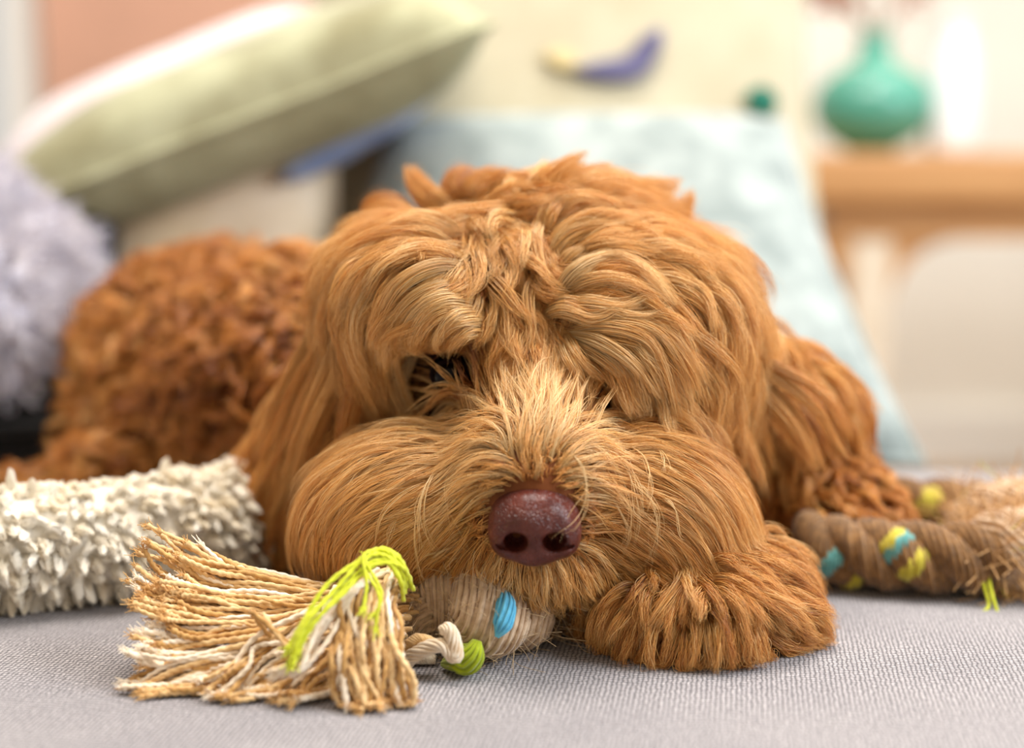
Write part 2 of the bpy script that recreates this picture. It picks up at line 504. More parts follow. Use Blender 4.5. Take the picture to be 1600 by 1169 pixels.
# folded throw
thr = empty('throw_blanket', tuple(W(10, 480, 0.93)), 'lilac-grey fleecy throw heaped at the end of the sofa, over the black cushion', 'blanket')
LAY = [(-.396, .955, .076, .096, .092, .019), (-.390, .950, .106, .092, .098, .019), (-.398, .955, .136, .094, .090, .019), (-.416, .965, .165, .084, .080, .017), (-.432, .965, .190, .078, .070, .014)]
def throw_sdf(p):
    q = p * 26; w = .006 * np.sin(q[:, 0] * 1.3 + 1.5 * np.sin(q[:, 1] * .9)) + .004 * np.sin(q[:, 1] * 1.9 + q[:, 0])
    f = None
    for k, (cx, cy, cz, hx, hy, hz) in enumerate(LAY):
        r = hz * .95
        a = np.abs(p - [cx, cy, cz] - np.stack([0 * w, 0 * w, w * (1 + .25 * k)], -1)) - np.array([hx, hy, hz]) + r
        g = np.linalg.norm(np.maximum(a, 0), axis=1) + np.minimum(a.max(1), 0) - r
        f = g if f is None else smin(f, g, 0.006)
    return f + 0.0015 * np.sin(q[:, 2] * 3 + q[:, 0] * 4 + 2 * np.sin(q[:, 1] * 2))
V, F = sdf_mesh(throw_sdf, (-0.56, 0.82, 0.03), (-0.26, 1.09, 0.24), 0.006)
mesh_from('folded_cloth', V, F, M['throw'], thr)
def short_pile(name, V, F, npts, length, rad, cols, mat, parent, droop=0.3, K=5, clump=None, keep=None, curl=0.0):
    V = np.asarray(V); F = np.asarray(F)
    a, b, c, d = (V[F[:, i]] for i in range(4))
    nr = norm(np.cross(c - a, d - b)); ar = np.linalg.norm(np.cross(c - a, d - b), axis=1)
    fi = rng.choice(len(F), npts, p=ar / ar.sum())
    u, v = rng.random((2, npts, 1))
    p = a[fi] * (1 - u) * (1 - v) + b[fi] * u * (1 - v) + c[fi] * u * v + d[fi] * (1 - u) * v
    n = nr[fi]
    if keep is not None:
        k = keep(p, n); p, n = p[k], n[k]; npts = len(p)
    m = clump or 1
    p = np.repeat(p, m, 0); n = np.repeat(n, m, 0); N = len(p)
    side = norm(np.repeat(rng.normal(size=(npts, 3)), m, 0)); L = length * np.repeat(rng.uniform(.6, 1.3, npts), m)
    off = rng.normal(size=(N, 3)) * (rad * 4.0 if m > 1 else 0)
    t = np.linspace(0, 1, K)[None, :, None]
    cf = 1 - 0.75 * t ** 1.5
    P = (p + 0)[:, None] + off[:, None] * cf + L[:, None, None] * (t * n[:, None] + curl * t * t * side[:, None] + droop * t * t * np.array([0, 0, -1.0]))
    P[..., 2] = np.maximum(P[..., 2], 0.0006)
    R = np.broadcast_to(rad * (1 - 0.7 * np.linspace(0, 1, K) ** 2), (N, K))
    ci = np.repeat(rng.random(npts), m)[:, None]
    C = lin(cols[0]) * (1 - ci) + lin(cols[1]) * ci
    return hair_object(name, P, R, C, mat, parent)
short_pile('fleece_pile', V, F, 9000, 0.012, 0.00035, [(180, 176, 190), (220, 212, 212)], M['fibre'], thr, clump=3, curl=0.7)

# ------------------------------------------------------------------ console table with the vases
TY = 2.05
tz = W(1450, 238, TY)[2]
tx0 = W(1250, 300, TY)[0]
tab = empty('console_table', (tx0 + 0.45, TY + 0.15, -0.45), 'oak console table with curved brackets, against the wall behind the sofa', 'table')
mb = MB(); box(mb, tx0, tx0 + 1.0, TY, TY + 0.36, tz - 0.075, tz); bevel(mb.build('tabletop', M['wood'], tab), 0.012)
mb = MB(); box(mb, tx0 + 0.05, tx0 + 0.95, TY + 0.03, TY + 0.05, tz - 0.125, tz - 0.075); mb.build('apron', M['wood'], tab, False)
for s, x in ((1, tx0 + 0.085), (-1, tx0 + 0.86)):
    mb = MB(); box(mb, x, x + 0.06, TY + 0.03, TY + 0.09, -0.45, tz - 0.125); bevel(mb.build('leg', M['wood_pale'], tab), 0.006)
    mb = MB(); box(mb, x, x + 0.06, TY + 0.25, TY + 0.31, -0.45, tz - 0.075); bevel(mb.build('leg', M['wood_pale'], tab), 0.006)
    xb = x + (0.06 if s > 0 else 0)
    for sd in (1, -1):
        x2 = x + 0.06 if sd > 0 else x
        pts = [(0, 0)] + [(0.10 * (1 - math.sin(a)), -0.10 * (1 - math.cos(a))) for a in np.linspace(0, PI / 2, 9)]
        m2 = MB(); n = len(pts)
        Vv = [(x2 + sd * px, y, tz - 0.125 + pz) for y in (TY + 0.035, TY + 0.065) for px, pz in pts]
        m2.add(Vv, [list(range(n)), list(range(n, 2 * n))[::-1]] + [[k, k + n, (k + 1) % n + n, (k + 1) % n] for k in range(n)])
        m2.build('bracket', M['wood'], tab, False)
def lathe(prof, c, ns=40):
    V = []; F = []
    for r, z in prof:
        for k in range(ns):
            a = 2 * PI * k / ns; V.append((c[0] + r * math.cos(a), c[1] + r * math.sin(a), c[2] + z))
    for i in range(len(prof) - 1):
        for k in range(ns):
            k2 = (k + 1) % ns; F.append([i * ns + k, i * ns + k2, (i + 1) * ns + k2, (i + 1) * ns + k])
    F.append(list(range(ns))[::-1]); return V, F
vc = W(1364, 150, TY + 0.12); vc[2] = tz
vase = empty('vase', tuple(vc), 'round teal glazed vase with a short neck, holding dried flowers', 'vase')
prof = [(0.035, 0.0)] + [(0.090 * math.sin(a), 0.068 - 0.068 * math.cos(a)) for a in np.linspace(0.5, 2.65, 22)] + [(0.030, 0.135), (0.024, 0.150), (0.023, 0.170), (0.029, 0.178), (0.024, 0.177), (0.019, 0.165), (0.019, 0.12), (0.001, 0.05)]
V, F = lathe(prof, vc); mesh_from('body', V, F, M['vase'], vase)
wc = W(1489, 150, TY + 0.10); wc[2] = tz
prof = [(0.036, 0.0), (0.038, 0.004), (0.040, 0.03), (0.038, 0.09), (0.032, 0.14), (0.024, 0.170), (0.022, 0.19), (0.026, 0.196), (0.021, 0.195), (0.018, 0.17), (0.030, 0.09), (0.001, 0.01)]
V, F = lathe(prof, wc)
tag(mesh_from('white_vase', V, F, M['porcelain']), 'slim white glazed vase standing beside the teal vase', 'vase')
fl = empty('dried_flowers', (vc[0], vc[1], tz + 0.10), 'spray of dried pink and brown flowers in the teal vase', 'flowers')
for k in range(12):
    a = rng.uniform(0, 2 * PI); sp = rng.uniform(0.02, 0.13)
    tip = np.array((vc[0] + sp * math.cos(a) * 1.2, vc[1] + sp * math.sin(a) * 0.5, tz + rng.uniform(0.22, 0.29)))
    P = spline([(vc[0] + 0.008 * math.cos(a), vc[1] + 0.008 * math.sin(a), tz + 0.10), (vc[0] + 0.012 * math.cos(a), vc[1], tz + 0.18), tip], 10)
    V, F = tube(P, 0.0015, 6); st = mesh_from('stem', V, F, M['stemdry'], fl)
    bm = bmesh.new()
    for q in range(16):
        dv = norm(rng.normal(size=3)); c0 = tip + dv * 0.008; s_ = norm(np.cross(dv, rng.normal(size=3)))
        v = [bm.verts.new(c0 + x) for x in (0 * dv, dv * 0.012 + s_ * 0.008, dv * 0.024, dv * 0.012 - s_ * 0.008)]
        bm.faces.new(v)
    mm = obj_bm('flower_head', bm, M['petal'], fl)
    mm.modifiers.new('t', 'SOLIDIFY').thickness = 0.001
#@@TOYS
# ------------------------------------------------------------------ plush ring (cream sherpa)
def pile_toy():
    e = empty('plush_tube_toy', (-0.15, 0.64, 0.0), 'cream fleecy tube toy lying left of the rope tassel', 'toy')
    def zc(px, Y, z): return (( px - 800) / FPX * (Y + 0.01), Y, z)
    P = spline([zc(-260, .60, .026), zc(-100, .615, .027), zc(60, .63, .0275), zc(200, .645, .027), zc(330, .675, .0265), zc(400, .705, .025), zc(436, .745, .024), zc(430, .80, .022)], 90)
    T, S, B = frames(P)
    rad = np.full(90, 0.0235); rad[:3] = [0.012, 0.019, 0.022]; rad[-3:] = [0.022, 0.018, 0.010]
    V, F = tube(P, rad, 28)
    m = cloth_mat('sherpa_base', (236, 226, 206), (246, 238, 224), 60)
    core = mesh_from('tube', V, F, m, e)
    F4 = np.array([f for f in F if len(f) == 4])
    c = [(205, 190, 165), (250, 246, 236)]
    V = np.asarray(V)
    # woolly nubs: each a clump of curled fibres
    a, b, c_, d = (V[F4[:, i]] for i in range(4))
    nr = norm(np.cross(c_ - a, d - b)); ar = np.linalg.norm(np.cross(c_ - a, d - b), axis=1)
    cen = (a + c_) / 2
    nr = np.where((np.einsum('ij,ij->i', nr, cen - P[np.argmin(((cen[:, None] - P[None, ::6]) ** 2).sum(-1), 1) * 6]) < 0)[:, None], -nr, nr)
    w = ar * (cen[:, 1] < 0.9) ; N = 2100
    fi = rng.choice(len(F4), N, p=w / w.sum())
    u, v = rng.random((2, N, 1))
    p = a[fi] * (1 - u) * (1 - v) + b[fi] * u * (1 - v) + c_[fi] * u * v + d[fi] * (1 - u) * v
    n = nr[fi]
    m_ = 34; K = 6
    bend = norm(np.array([0.25, -0.1, -0.75]) + 0.5 * rng.normal(size=(N, 3)))
    L = rng.uniform(0.005, 0.008, N)
    t = np.linspace(0, 1, K)[None, :, None]
    G = p[:, None] + L[:, None, None] * (t * 0.8 * n[:, None] + 0.75 * t * t * bend[:, None])
    off = rng.normal(size=(N, m_, 3)); off *= (rng.random((N, m_, 1)) ** 0.3) / np.linalg.norm(off, axis=-1, keepdims=True)
    prof = (0.0026 * np.sqrt(np.clip(1.02 - np.linspace(0, 1, K) ** 2.2, 0, 1)))[None, None, :, None]
    PP = G[:, None] + off[:, :, None] * prof + rng.normal(size=(N, m_, K, 3)) * 0.00035
    PP = PP.reshape(N * m_, K, 3); PP[..., 2] = np.maximum(PP[..., 2], 0.0006)
    R = np.full(PP.shape[:2], 0.00030); R[:, -1] = 0.0002
    ci = np.repeat(rng.random(N), m_)[:, None]
    C = lin((248, 234, 208)) * (1 - ci) + lin((254, 248, 236)) * ci
    hair_object('fleece', PP, R, C, M['fibre'], e)
pile_toy()

# ------------------------------------------------------------------ rope toy with the tassel
def yarn_mat(name, c1, c2):
    m = NT(name)
    m.color(m.ramp(m.noise(260, 4), [(0.3, c1), (0.7, c2)])); m.rough(0.85, 0.25, 0.3)
    m.bump(m.noise(1800, 2), 0.5, 0.0004); return m.m
M['yarn'] = yarn_mat('yarn_tan', (206, 160, 100), (238, 204, 150))
M['yarn_dark'] = yarn_mat('yarn_gold', (170, 122, 64), (214, 168, 102))
M['yarn_pale'] = yarn_mat('yarn_cream', (232, 206, 172), (248, 234, 212))
M['yarn_yellow'] = yarn_mat('yarn_yellow', (196, 200, 20), (226, 232, 60))
M['yarn_blue'] = yarn_mat('yarn_blue', (70, 160, 200), (110, 196, 224))
M['jute'] = yarn_mat('jute', (182, 150, 118), (220, 192, 160))
M['jute_dark'] = yarn_mat('jute_dark', (100, 68, 34), (150, 108, 60))
M['yarn_olive'] = yarn_mat('yarn_lime', (140, 156, 10), (176, 190, 30))

rope = empty('rope_toy', (-0.04, 0.55, 0.0), 'knotted tan rope toy with frayed tassel and yellow threads, under the chin of the dog', 'toy')
MM = 0.0015
def path(pts):
    return [W(a, b, c) for a, b, c in pts]
def yarns(pts, n, s0, s1, kind='yarn', wig=0.0018, r=0.00102, cut=0.10, flat=0.7, pale=0.12):
    base = np.array(path(pts))
    for k in range(n):
        a = rng.uniform(0, 2 * PI); q = math.sqrt(rng.random())
        m = len(base); Q = []
        for i in range(m):
            f = i / (m - 1); s = s0 + (s1 - s0) * f ** 1.2
            off = np.array([math.cos(a) * q * s * 1.0, math.sin(a) * q * s * flat, -math.cos(a) * q * s * 0.3 + math.sin(a) * q * s])
            Q.append(base[i] + off + rng.normal(size=3) * wig * (0.3 if i == 0 else 1))
        end = rng.uniform(1 - cut, 1.0)
        P = spline(Q, 130); P = P[:int(130 * end)]
        P[:, 2] = np.maximum(P[:, 2], 0.0016 + 0.002 * rng.random())
        ln = np.linalg.norm(np.diff(P, axis=0), axis=1).sum()
        rr = np.full(len(P), r * rng.uniform(0.8, 1.15)); rr[-4:] *= [1.1, 1.25, 1.3, 0.9]
        V, F = tube(P, rr, 8, ply=2, turns=ln / 0.0085, lobe=0.20)
        mk = kind
        if kind == 'yarn': mk = 'yarn_pale' if rng.random() < pale else ('yarn_dark' if rng.random() < 0.3 else 'yarn')
        mesh_from('yarn', V, F, M[mk], rope)
        ENDS.append((P[-1], norm(P[-1] - P[-5]), mk))
ENDS = []
yarns([(640, 925, .565), (520, 938, .56), (400, 918, .555), (320, 900, .555), (252, 868, .555)], 20, .005, .013)
yarns([(640, 940, .560), (520, 955, .552), (400, 945, .548), (300, 935, .545), (238, 905, .545)], 32, .006, .014)
yarns([(630, 950, .555), (500, 965, .545), (400, 972, .540), (300, 968, .536), (236, 952, .535)], 30, .006, .012)
yarns([(630, 965, .548), (500, 985, .538), (400, 1000, .530), (300, 1005, .528), (240, 1000, .526)], 26, .006, .009)
yarns([(600, 975, .545), (480, 1000, .532), (380, 1020, .526), (290, 1035, .522), (196, 1020, .520)], 6, .003, .003, pale=1.0)
yarns([(610, 975, .545), (500, 1010, .530), (400, 1040, .522), (310, 1065, .518), (232, 1098, .516)], 34, .006, .011, pale=.3, cut=.16)
yarns([(600, 985, .54), (520, 1030, .525), (450, 1062, .517), (390, 1090, .512), (350, 1112, .510)], 26, .006, .009, pale=.4, cut=.16)
yarns([(600, 985, .535), (550, 1030, .520), (510, 1065, .514), (470, 1095, .508), (455, 1122, .506)], 20, .006, .009, pale=.3, cut=.16)
yarns([(560, 935, .542), (480, 985, .526), (420, 1010, .522), (380, 1050, .514), (330, 1085, .51)], 12, .005, .009, pale=.4)
yarns([(604, 905, .538), (570, 935, .524), (556, 1000, .510), (562, 1060, .503), (578, 1125, .500)], 34, .005, .0095, cut=.12, wig=.0022)
yarns([(612, 905, .538), (596, 945, .522), (600, 1000, .510), (606, 1060, .503), (612, 1112, .500)], 20, .005, .008, cut=.12, wig=.002)
yarns([(600, 890, .535), (550, 925, .520), (500, 985, .508), (470, 1030, .503), (430, 1048, .505)], 5, .002, .003, pale=1.0)
yarns([(640, 915, .537), (618, 876, .528), (575, 872, .522), (520, 925, .512), (470, 985, .504), (446, 1042, .500)], 5, .0022, .0022, kind='yarn_yellow', r=.0009, wig=.0006)
yarns([(628, 905, .533), (600, 872, .526), (572, 885, .519), (580, 935, .512), (574, 985, .507)], 3, .002, .0035, kind='yarn_yellow', r=.0006, wig=.001)
yarns([(636, 930, .533), (632, 898, .528), (606, 868, .526), (575, 880, .524)], 6, .0028, .0028, kind='yarn_yellow', r=.0009, wig=.0005)
yarns([(520, 912, .545), (500, 955, .535), (520, 990, .525), (560, 1000, .52)], 3, .004, .008)
yarns([(420, 985, .525), (410, 940, .522), (440, 985, .515), (480, 1000, .515)], 2, .002, .008)
# frayed fibre at each yarn end
PP = []; CC = []
for e, d, mk in ENDS:
    col = lin({'yarn': (222, 176, 112), 'yarn_dark': (196, 146, 84), 'yarn_pale': (246, 230, 206), 'yarn_yellow': (222, 228, 60)}[mk])
    for k in range(22):
        dv = norm(d + 0.22 * rng.normal(size=3)); t = np.linspace(0, 1, 5)[:, None]; L = rng.uniform(.001, .004)
        q = e - d * 0.001 + rng.normal(size=3) * 0.0006 + L * (dv * t + 0.5 * norm(rng.normal(size=3)) * t * t)
        PP.append(q); CC.append(col)
PP = np.array(PP); PP[..., 2] = np.maximum(PP[..., 2], .0008)
hair_object('frayed_ends', PP, np.full(PP.shape[:2], 0.00014), np.array(CC), M['fibre'], rope)
# the fat twisted strands of the knot
def fat(parent, pts, R, ny, r, turns, mat, label=None, n=60, world=False):
    P = spline(pts if world else path(pts), n); mb_ = MB()
    Rr = np.array(R if np.ndim(R) else [R] * n, float)
    if len(Rr) != n: Rr = np.interp(np.linspace(0, 1, n), np.linspace(0, 1, len(Rr)), Rr)
    P[:, 2] = np.maximum(P[:, 2], Rr + 0.0005)
    V, F = tube(P, Rr - r * 1.1, 14); mb_.add(V, F)
    bundle(P, Rr, ny, r, turns, mb_)
    o = mb_.build('twisted_strand', mat, parent)
    if label: o['label'] = label
    return P
fuzz = []
fuzz.append((fat(rope, [(735, 890, .575), (758, 930, .560), (764, 975, .552), (758, 1010, .553), (740, 1050, .553)], [.009, .0150, .0170, .0150, .005], 26, .0011, .25, M['jute']), .016))
fuzz.append((fat(rope, [(690, 895, .585), (698, 925, .570), (706, 975, .567), (700, 1020, .570)], [.010, .013, .012, .010], 22, .001, .2, M['jute']), .012))
fuzz.append((fat(rope, [(800, 915, .585), (815, 960, .565), (812, 1000, .565), (790, 1030, .575)], [.010, .0135, .013, .010], 22, .001, .3, M['jute']), .013))
fuzz.append((fat(rope, [(850, 925, .59), (862, 965, .578), (858, 1000, .58), (840, 1020, .588)], [.008, .011, .011, .008], 20, .001, .3, M['jute_dark']), .011))
fuzz.append((fat(rope, [(640, 930, .575), (648, 965, .567), (650, 1000, .565), (640, 1030, .566)], [.009, .012, .012, .009], 20, .001, .2, M['jute']), .012))
fat(rope, [(786, 918, .5535), (791, 945, .541), (786, 975, .535), (777, 995, .534)], [.0015, .0042, .0042, .001], 10, .0008, .2, M['yarn_blue'], 'sky blue strand')
fat(rope, [(745, 1002, .533), (738, 1022, .532), (722, 1040, .534), (695, 1048, .540)], [.002, .0055, .0065, .002], 12, .0008, .2, M['yarn_olive'], 'lime green strand')
fat(rope, [(625, 1045, .535), (650, 1022, .532), (690, 1008, .528), (712, 1025, .527), (703, 985, .528), (690, 985, .530)], [.003, .0032, .003, .0035, .003, .002], 9, .0007, 2.0, M['yarn_pale'], 'cream loose end', n=50)
fat(rope, [(610, 1040, .545), (650, 1050, .545), (680, 1035, .545)], [.0025, .003, .002], 9, .0007, 2.0, M['yarn_pale'])
fat(rope, [(620, 1030, .54), (650, 1000, .535), (680, 1005, .535)], [.0025, .0025, .002], 9, .0007, 2.0, M['yarn'])
PP = []
for P, R_ in fuzz:
    for k in range(170):
        i = rng.integers(0, len(P)); dv = norm(rng.normal(size=3)); dv[1] = -abs(dv[1])
        t = np.linspace(0, 1, 6)[:, None]; L = rng.uniform(.004, .012); tan = norm(rng.normal(size=3))
        PP.append(P[i] + dv * (R_ * 0.98) + L * (0.35 * dv * t + tan * t + 0.7 * norm(rng.normal(size=3)) * t * t))
PP = np.array(PP); PP[..., 2] = np.maximum(PP[..., 2], .0008)
hair_object('rope_fuzz', PP, np.full(PP.shape[:2], 0.00009), np.repeat(lin((206, 176, 134))[None], len(PP), 0), M['fibre'], rope)

# ------------------------------------------------------------------ the second rope toy, folded double
M['yarn_mustard'] = yarn_mat('yarn_mustard', (176, 160, 34), (206, 190, 70))
M['yarn_teal'] = yarn_mat('yarn_teal', (70, 134, 130), (112, 170, 164))
rope2 = empty('folded_rope_toy', (0.24, 0.68, 0.0), 'folded brown rope toy with yellow and teal strands, beside the far paw', 'toy')
STR = []
def twisted(pts, R, mats, label_mats, turns):
    P = spline(path(pts), 90); P[:, 2] = R * 1.05 + (P[:, 2] > R * 2.2) * (P[:, 2] - R * 2.2)
    T, S, B = frames(P)
    for k in range(3):
        a = 2 * PI * k / 3 + np.linspace(0, turns * 2 * PI, len(P))
        Q = P + (R * 0.5) * (np.cos(a)[:, None] * S + np.sin(a)[:, None] * B)
        mb_ = MB(); V, F = tube(Q, R * 0.50, 12); mb_.add(V, F); bundle(Q, np.full(90, R * 0.55), 14, 0.0013, 3, mb_)
        mb_.build('twisted_strand', M[mats[k]], rope2); STR.append((P, Q, R))
    return P
P1 = twisted([(1235, 800, .735), (1330, 800, .735), (1420, 822, .735), (1500, 835, .73), (1560, 850, .72)], .0165, ['jute_dark', 'jute_dark', 'jute_dark'], None, 1.6)
P2 = twisted([(1258, 885, .662), (1310, 885, .652), (1390, 888, .645), (1480, 890, .640), (1560, 900, .64)], .0165, ['jute_dark', 'jute_dark', 'jute_dark'], None, 1.7)
for px, py, c, hw in ((1440, 800, 'yarn_mustard', 3), (1394, 868, 'yarn_teal', 2), (1440, 872, 'yarn_mustard', 2), (1288, 902, 'yarn_teal', 2),
                      (1328, 892, 'yarn_mustard', 2), (1400, 848, 'yarn_mustard', 2), (1385, 795, 'yarn_teal', 2)):
    best = None
    for P, Q, R in STR:
        s = np.linalg.norm(proj(Q) - [px, py], axis=1) + 4000 * np.maximum(0, Q[:, 1] - P[:, 1]) + 2000 * np.maximum(0, P[:, 2] - Q[:, 2])
        s[:5] = s[-5:] = 1e9; k = int(np.argmin(s))
        if best is None or s[k] < best[0]: best = (s[k], Q[k - hw:k + hw + 1], R)
    _, Q, R = best; n_ = len(Q); rr = R * .585 * np.interp(np.linspace(0, 1, n_), [0, .3, .7, 1], [.9, 1.03, 1.03, .9])
    mb_ = MB(); V, F = tube(Q, rr - .0012, 12); mb_.add(V, F); bundle(Q, rr, 16, .0013, .25, mb_)
    mb_.build('coloured_strand', M[c], rope2)['label'] = {'yarn_mustard': 'mustard yellow strand', 'yarn_teal': 'teal strand'}[c]
# frayed knot and loose fibre at the right end
KA = fat(rope2, [(1500, 835, .70), (1545, 830, .69), (1600, 850, .69), (1660, 850, .70)], [.014, .02, .022, .012], 24, .0013, .7, M['jute'])
KB = fat(rope2, [(1515, 900, .655), (1560, 915, .645), (1610, 905, .645), (1660, 880, .66)], [.014, .0195, .020, .012], 24, .0013, .7, M['jute'])
PP = []; CC = []
for k in range(1500):
    KP = KA if k % 2 else KB; dv = norm(rng.normal(size=3) + [0, -.4, .1]); lo = KP[rng.integers(4, 52)] + dv * .017; dv = norm(dv + rng.normal(size=3) + [.5, 0, -.4])
    t = np.linspace(0, 1, 7)[:, None]; L = rng.uniform(.006, .02)
    PP.append(lo + L * (dv * t + 0.8 * norm(rng.normal(size=3)) * t * t)); CC.append(lin((206, 160, 104)) if k % 25 else lin((206, 206, 70)))
PP = np.array(PP); PP[..., 2] = np.maximum(PP[..., 2], .001)
hair_object('frayed_fibre', PP, np.full(PP.shape[:2], 0.00022), np.array(CC), M['fibre'], rope2)
for pts in ([(1545, 860, .64), (1535, 900, .628), (1545, 945, .618), (1530, 960, .615)], [(1540, 870, .64), (1548, 920, .622), (1560, 962, .614)], [(1585, 985, .604), (1600, 978, .604), (1620, 985, .604)]):
    V, F = tube(spline(path(pts), 30), 0.0008, 6); mesh_from('yarn', V, F, M['yarn_yellow'], rope2)['label'] = 'loose yellow thread'
# a small pale disc that shows behind the paw
bm = bmesh.new(); bmesh.ops.create_uvsphere(bm, u_segments=24, v_segments=14, radius=1.0)
bmesh.ops.scale(bm, vec=(.0075, .004, .0088), verts=bm.verts)
bm2 = obj_bm('tag_disc', bm, M['porcelain']); c0 = W(1228, 897, .640); c0[2] = max(c0[2], 0.0088); bm2.location = c0
tag(bm2, 'small glossy white disc between the front paw and the folded rope', 'tag')
#@@DOG
# ------------------------------------------------------------------ the dog
dog = empty('dog', (0.0, 0.75, 0.0), 'curly apricot dog lying on the sofa, chin resting on its paw and rope toy', 'dog')
PR = []     # primitives: kind, data, region
def E_(px, py, Y, r, reg): PR.append(('e', W(px, py, Y), np.array(r), reg))
def C_(a, b, ra, rb, reg): PR.append(('c', np.array(a, float), np.array(b, float), ra, rb, reg))
def at(px, Y, z): return np.array([(px - 800) / FPX * (Y + 0.03), Y, z])
# region 0 crown and brow, 1 muzzle, 2 ears, 3 body, 4 near paw, 5 far leg and paw
E_(850, 500, .665, (.063, .070, .055), 0)
E_(690, 468, .622, (.036, .030, .024), 0)
E_(985, 535, .618, (.040, .030, .036), 0)
E_(1080, 560, .65, (.024, .035, .045), 0)
E_(620, 500, .65, (.026, .035, .035), 0)
E_(840, 640, .605, (.030, .035, .030), 1)
E_(838, 735, .570, (.026, .035, .026), 1)
E_(836, 800, .556, (.023, .020, .019), 1)
E_(675, 785, .590, (.044, .032, .028), 1)
E_(985, 775, .590, (.038, .032, .029), 1)
E_(580, 820, .595, (.022, .022, .020), 1)
E_(1080, 815, .595, (.018, .022, .020), 1)
E_(840, 880, .568, (.028, .020, .012), 1)
C_(W(618, 510, .690), W(485, 770, .700), .020, .029, 2)
C_(W(1035, 470, .685), W(1075, 640, .690), .024, .022, 2)
C_(W(1150, 600, .70), W(1255, 660, .71), .024, .022, 2)
E_(830, 640, .76, (.10, .08, .075), 3)
E_(560, 600, .83, (.11, .09, .070), 3)
E_(350, 600, .93, (.088, .095, .080), 3)
C_(W(420, 700, .85), W(190, 750, .82), .034, .024, 3)
E_(235, 680, .90, (.045, .05, .05), 3)
C_(W(120, 765, .83), W(-30, 790, .80), .013, .008, 3)
C_(at(790, .62, .022), at(985, .592, .024), .020, .021, 4)
E_(1075, 945, .587, (.036, .034, .026), 4)
for px, Y in ((1010, .566), (1075, .558), (1140, .560), (1195, .575)):
    C_(at(px - 20, Y + .02, .018), at(px, Y, .013), .014, .012, 4)
C_(W(1180, 720, .73), W(1300, 800, .70), .030, .022, 5)
E_(1318, 815, .690, (.024, .028, .021), 5)
for px, Y in ((1270, .668), (1305, .66), (1345, .665)):
    C_(at(px - 8, Y + .027, .018), at(px, Y + .014, .013), .013, .011, 5)
REG = np.array([q[-1] for q in PR])
def prim(p, q):
    return ell(p, q[1], q[2]) if q[0] == 'e' else cap(p, q[1], q[2], q[3], q[4])
EYES = [W(704, 584, .607), W(934, 603, .602)]
SOCK = [W(682, 592, .598), W(985, 640, .592)]
def body_sdf(p):
    f = np.full(len(p), 1.0)
    for q in PR:
        f = smin(f, prim(p, q), 0.012)
    for e in EYES:
        f = -smin(-f, (np.linalg.norm(p - e - np.array([0, -.004, 0]), axis=-1) - 0.0125), 0.006)
    f = -smin(-f, ell(p, SOCK[0], (.0225, .018, .0095)), .005)
    f = -smin(-f, ell(p, SOCK[1], (.020, .016, .009)), .005)
    return np.maximum(f, 0.0015 - p[:, 2])
def grad(p, e=0.0015):
    g = np.stack([body_sdf(p + np.eye(3)[i] * e) - body_sdf(p - np.eye(3)[i] * e) for i in range(3)], -1)
    return norm(g)
BV, BF = sdf_mesh(body_sdf, (-.36, .50, -.006), (.28, 1.05, .185), .0048)
for _ in range(2):
    g = grad(BV); BV = BV - g * body_sdf(BV)[:, None] * 0.8
M['skin'] = plain_mat('dog_skin', (112, 62, 30), 0.8, 0.2, 0.12, 60)
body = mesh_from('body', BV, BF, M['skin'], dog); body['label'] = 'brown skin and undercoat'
body.data.materials.append(plain_mat('eye_skin_shade', (44, 18, 12), 0.7, 0.2))  # dark skin round the eyes, with the shade of the sockets painted in
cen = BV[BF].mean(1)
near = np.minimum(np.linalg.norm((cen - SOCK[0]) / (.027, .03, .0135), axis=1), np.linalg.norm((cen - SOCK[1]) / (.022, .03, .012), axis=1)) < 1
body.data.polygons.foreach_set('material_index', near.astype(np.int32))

# ---- nose
NC = W(835, 812, .540)
def nose_sdf(p):
    q = p - NC
    s = lambda px, py, y: np.array([(px - 835) * .000243, y, -(py - 812) * .000243])
    f = ell(q, s(835, 806, 0), (.0172, .016, .0128))
    f = smin(f, ell(q, s(790, 834, -.004), (.0068, .010, .0084)), .005)
    f = smin(f, ell(q, s(881, 834, -.004), (.0068, .010, .0084)), .005)
    f = smin(f, ell(q, s(835, 852, -.003), (.0105, .010, .0078)), .005)
    for sx in (-1, 1):
        cx = 835 + sx * 31
        n1 = ell(q, s(cx, 836, -.013), (.0046, .011, .0040))
        n2 = cap(q, s(cx + sx * 2, 840, -.0135), s(cx + sx * 24, 842, -.0105), .0024, .0014)
        f = -smin(-f, smin(n1, n2, .001), .0018)
    gr = cap(q, s(835, 846, -.0165), s(835, 880, -.011), .0009, .0012)
    f = -smin(-f, gr, .0012)
    return f
NV, NF = sdf_mesh(nose_sdf, NC - [.021, .022, .021], NC + [.021, .020, .018], .00042)
nm = NT('nose_leather')
vor = nm.n('ShaderNodeTexVoronoi', feature='DISTANCE_TO_EDGE'); vor.inputs['Scale'].default_value = 900
nm.l(nm.co(), vor.inputs['Vector'])
cell = nm.math('MINIMUM', nm.math('MULTIPLY', vor.outputs[0], 4.0), 1.0)
nm.color(nm.ramp(nm.noise(120, 3), [(0.35, (76, 28, 20)), (0.65, (104, 48, 36))]))
nm.rough(0.30, 0.32); nm.bump(cell, 0.6, 0.0005)
nm.b.inputs['Coat Weight'].default_value = 0.12; nm.b.inputs['Coat Roughness'].default_value = 0.15
mesh_from('nose', NV, NF, nm.m, dog)['label'] = 'brown leathery nose'

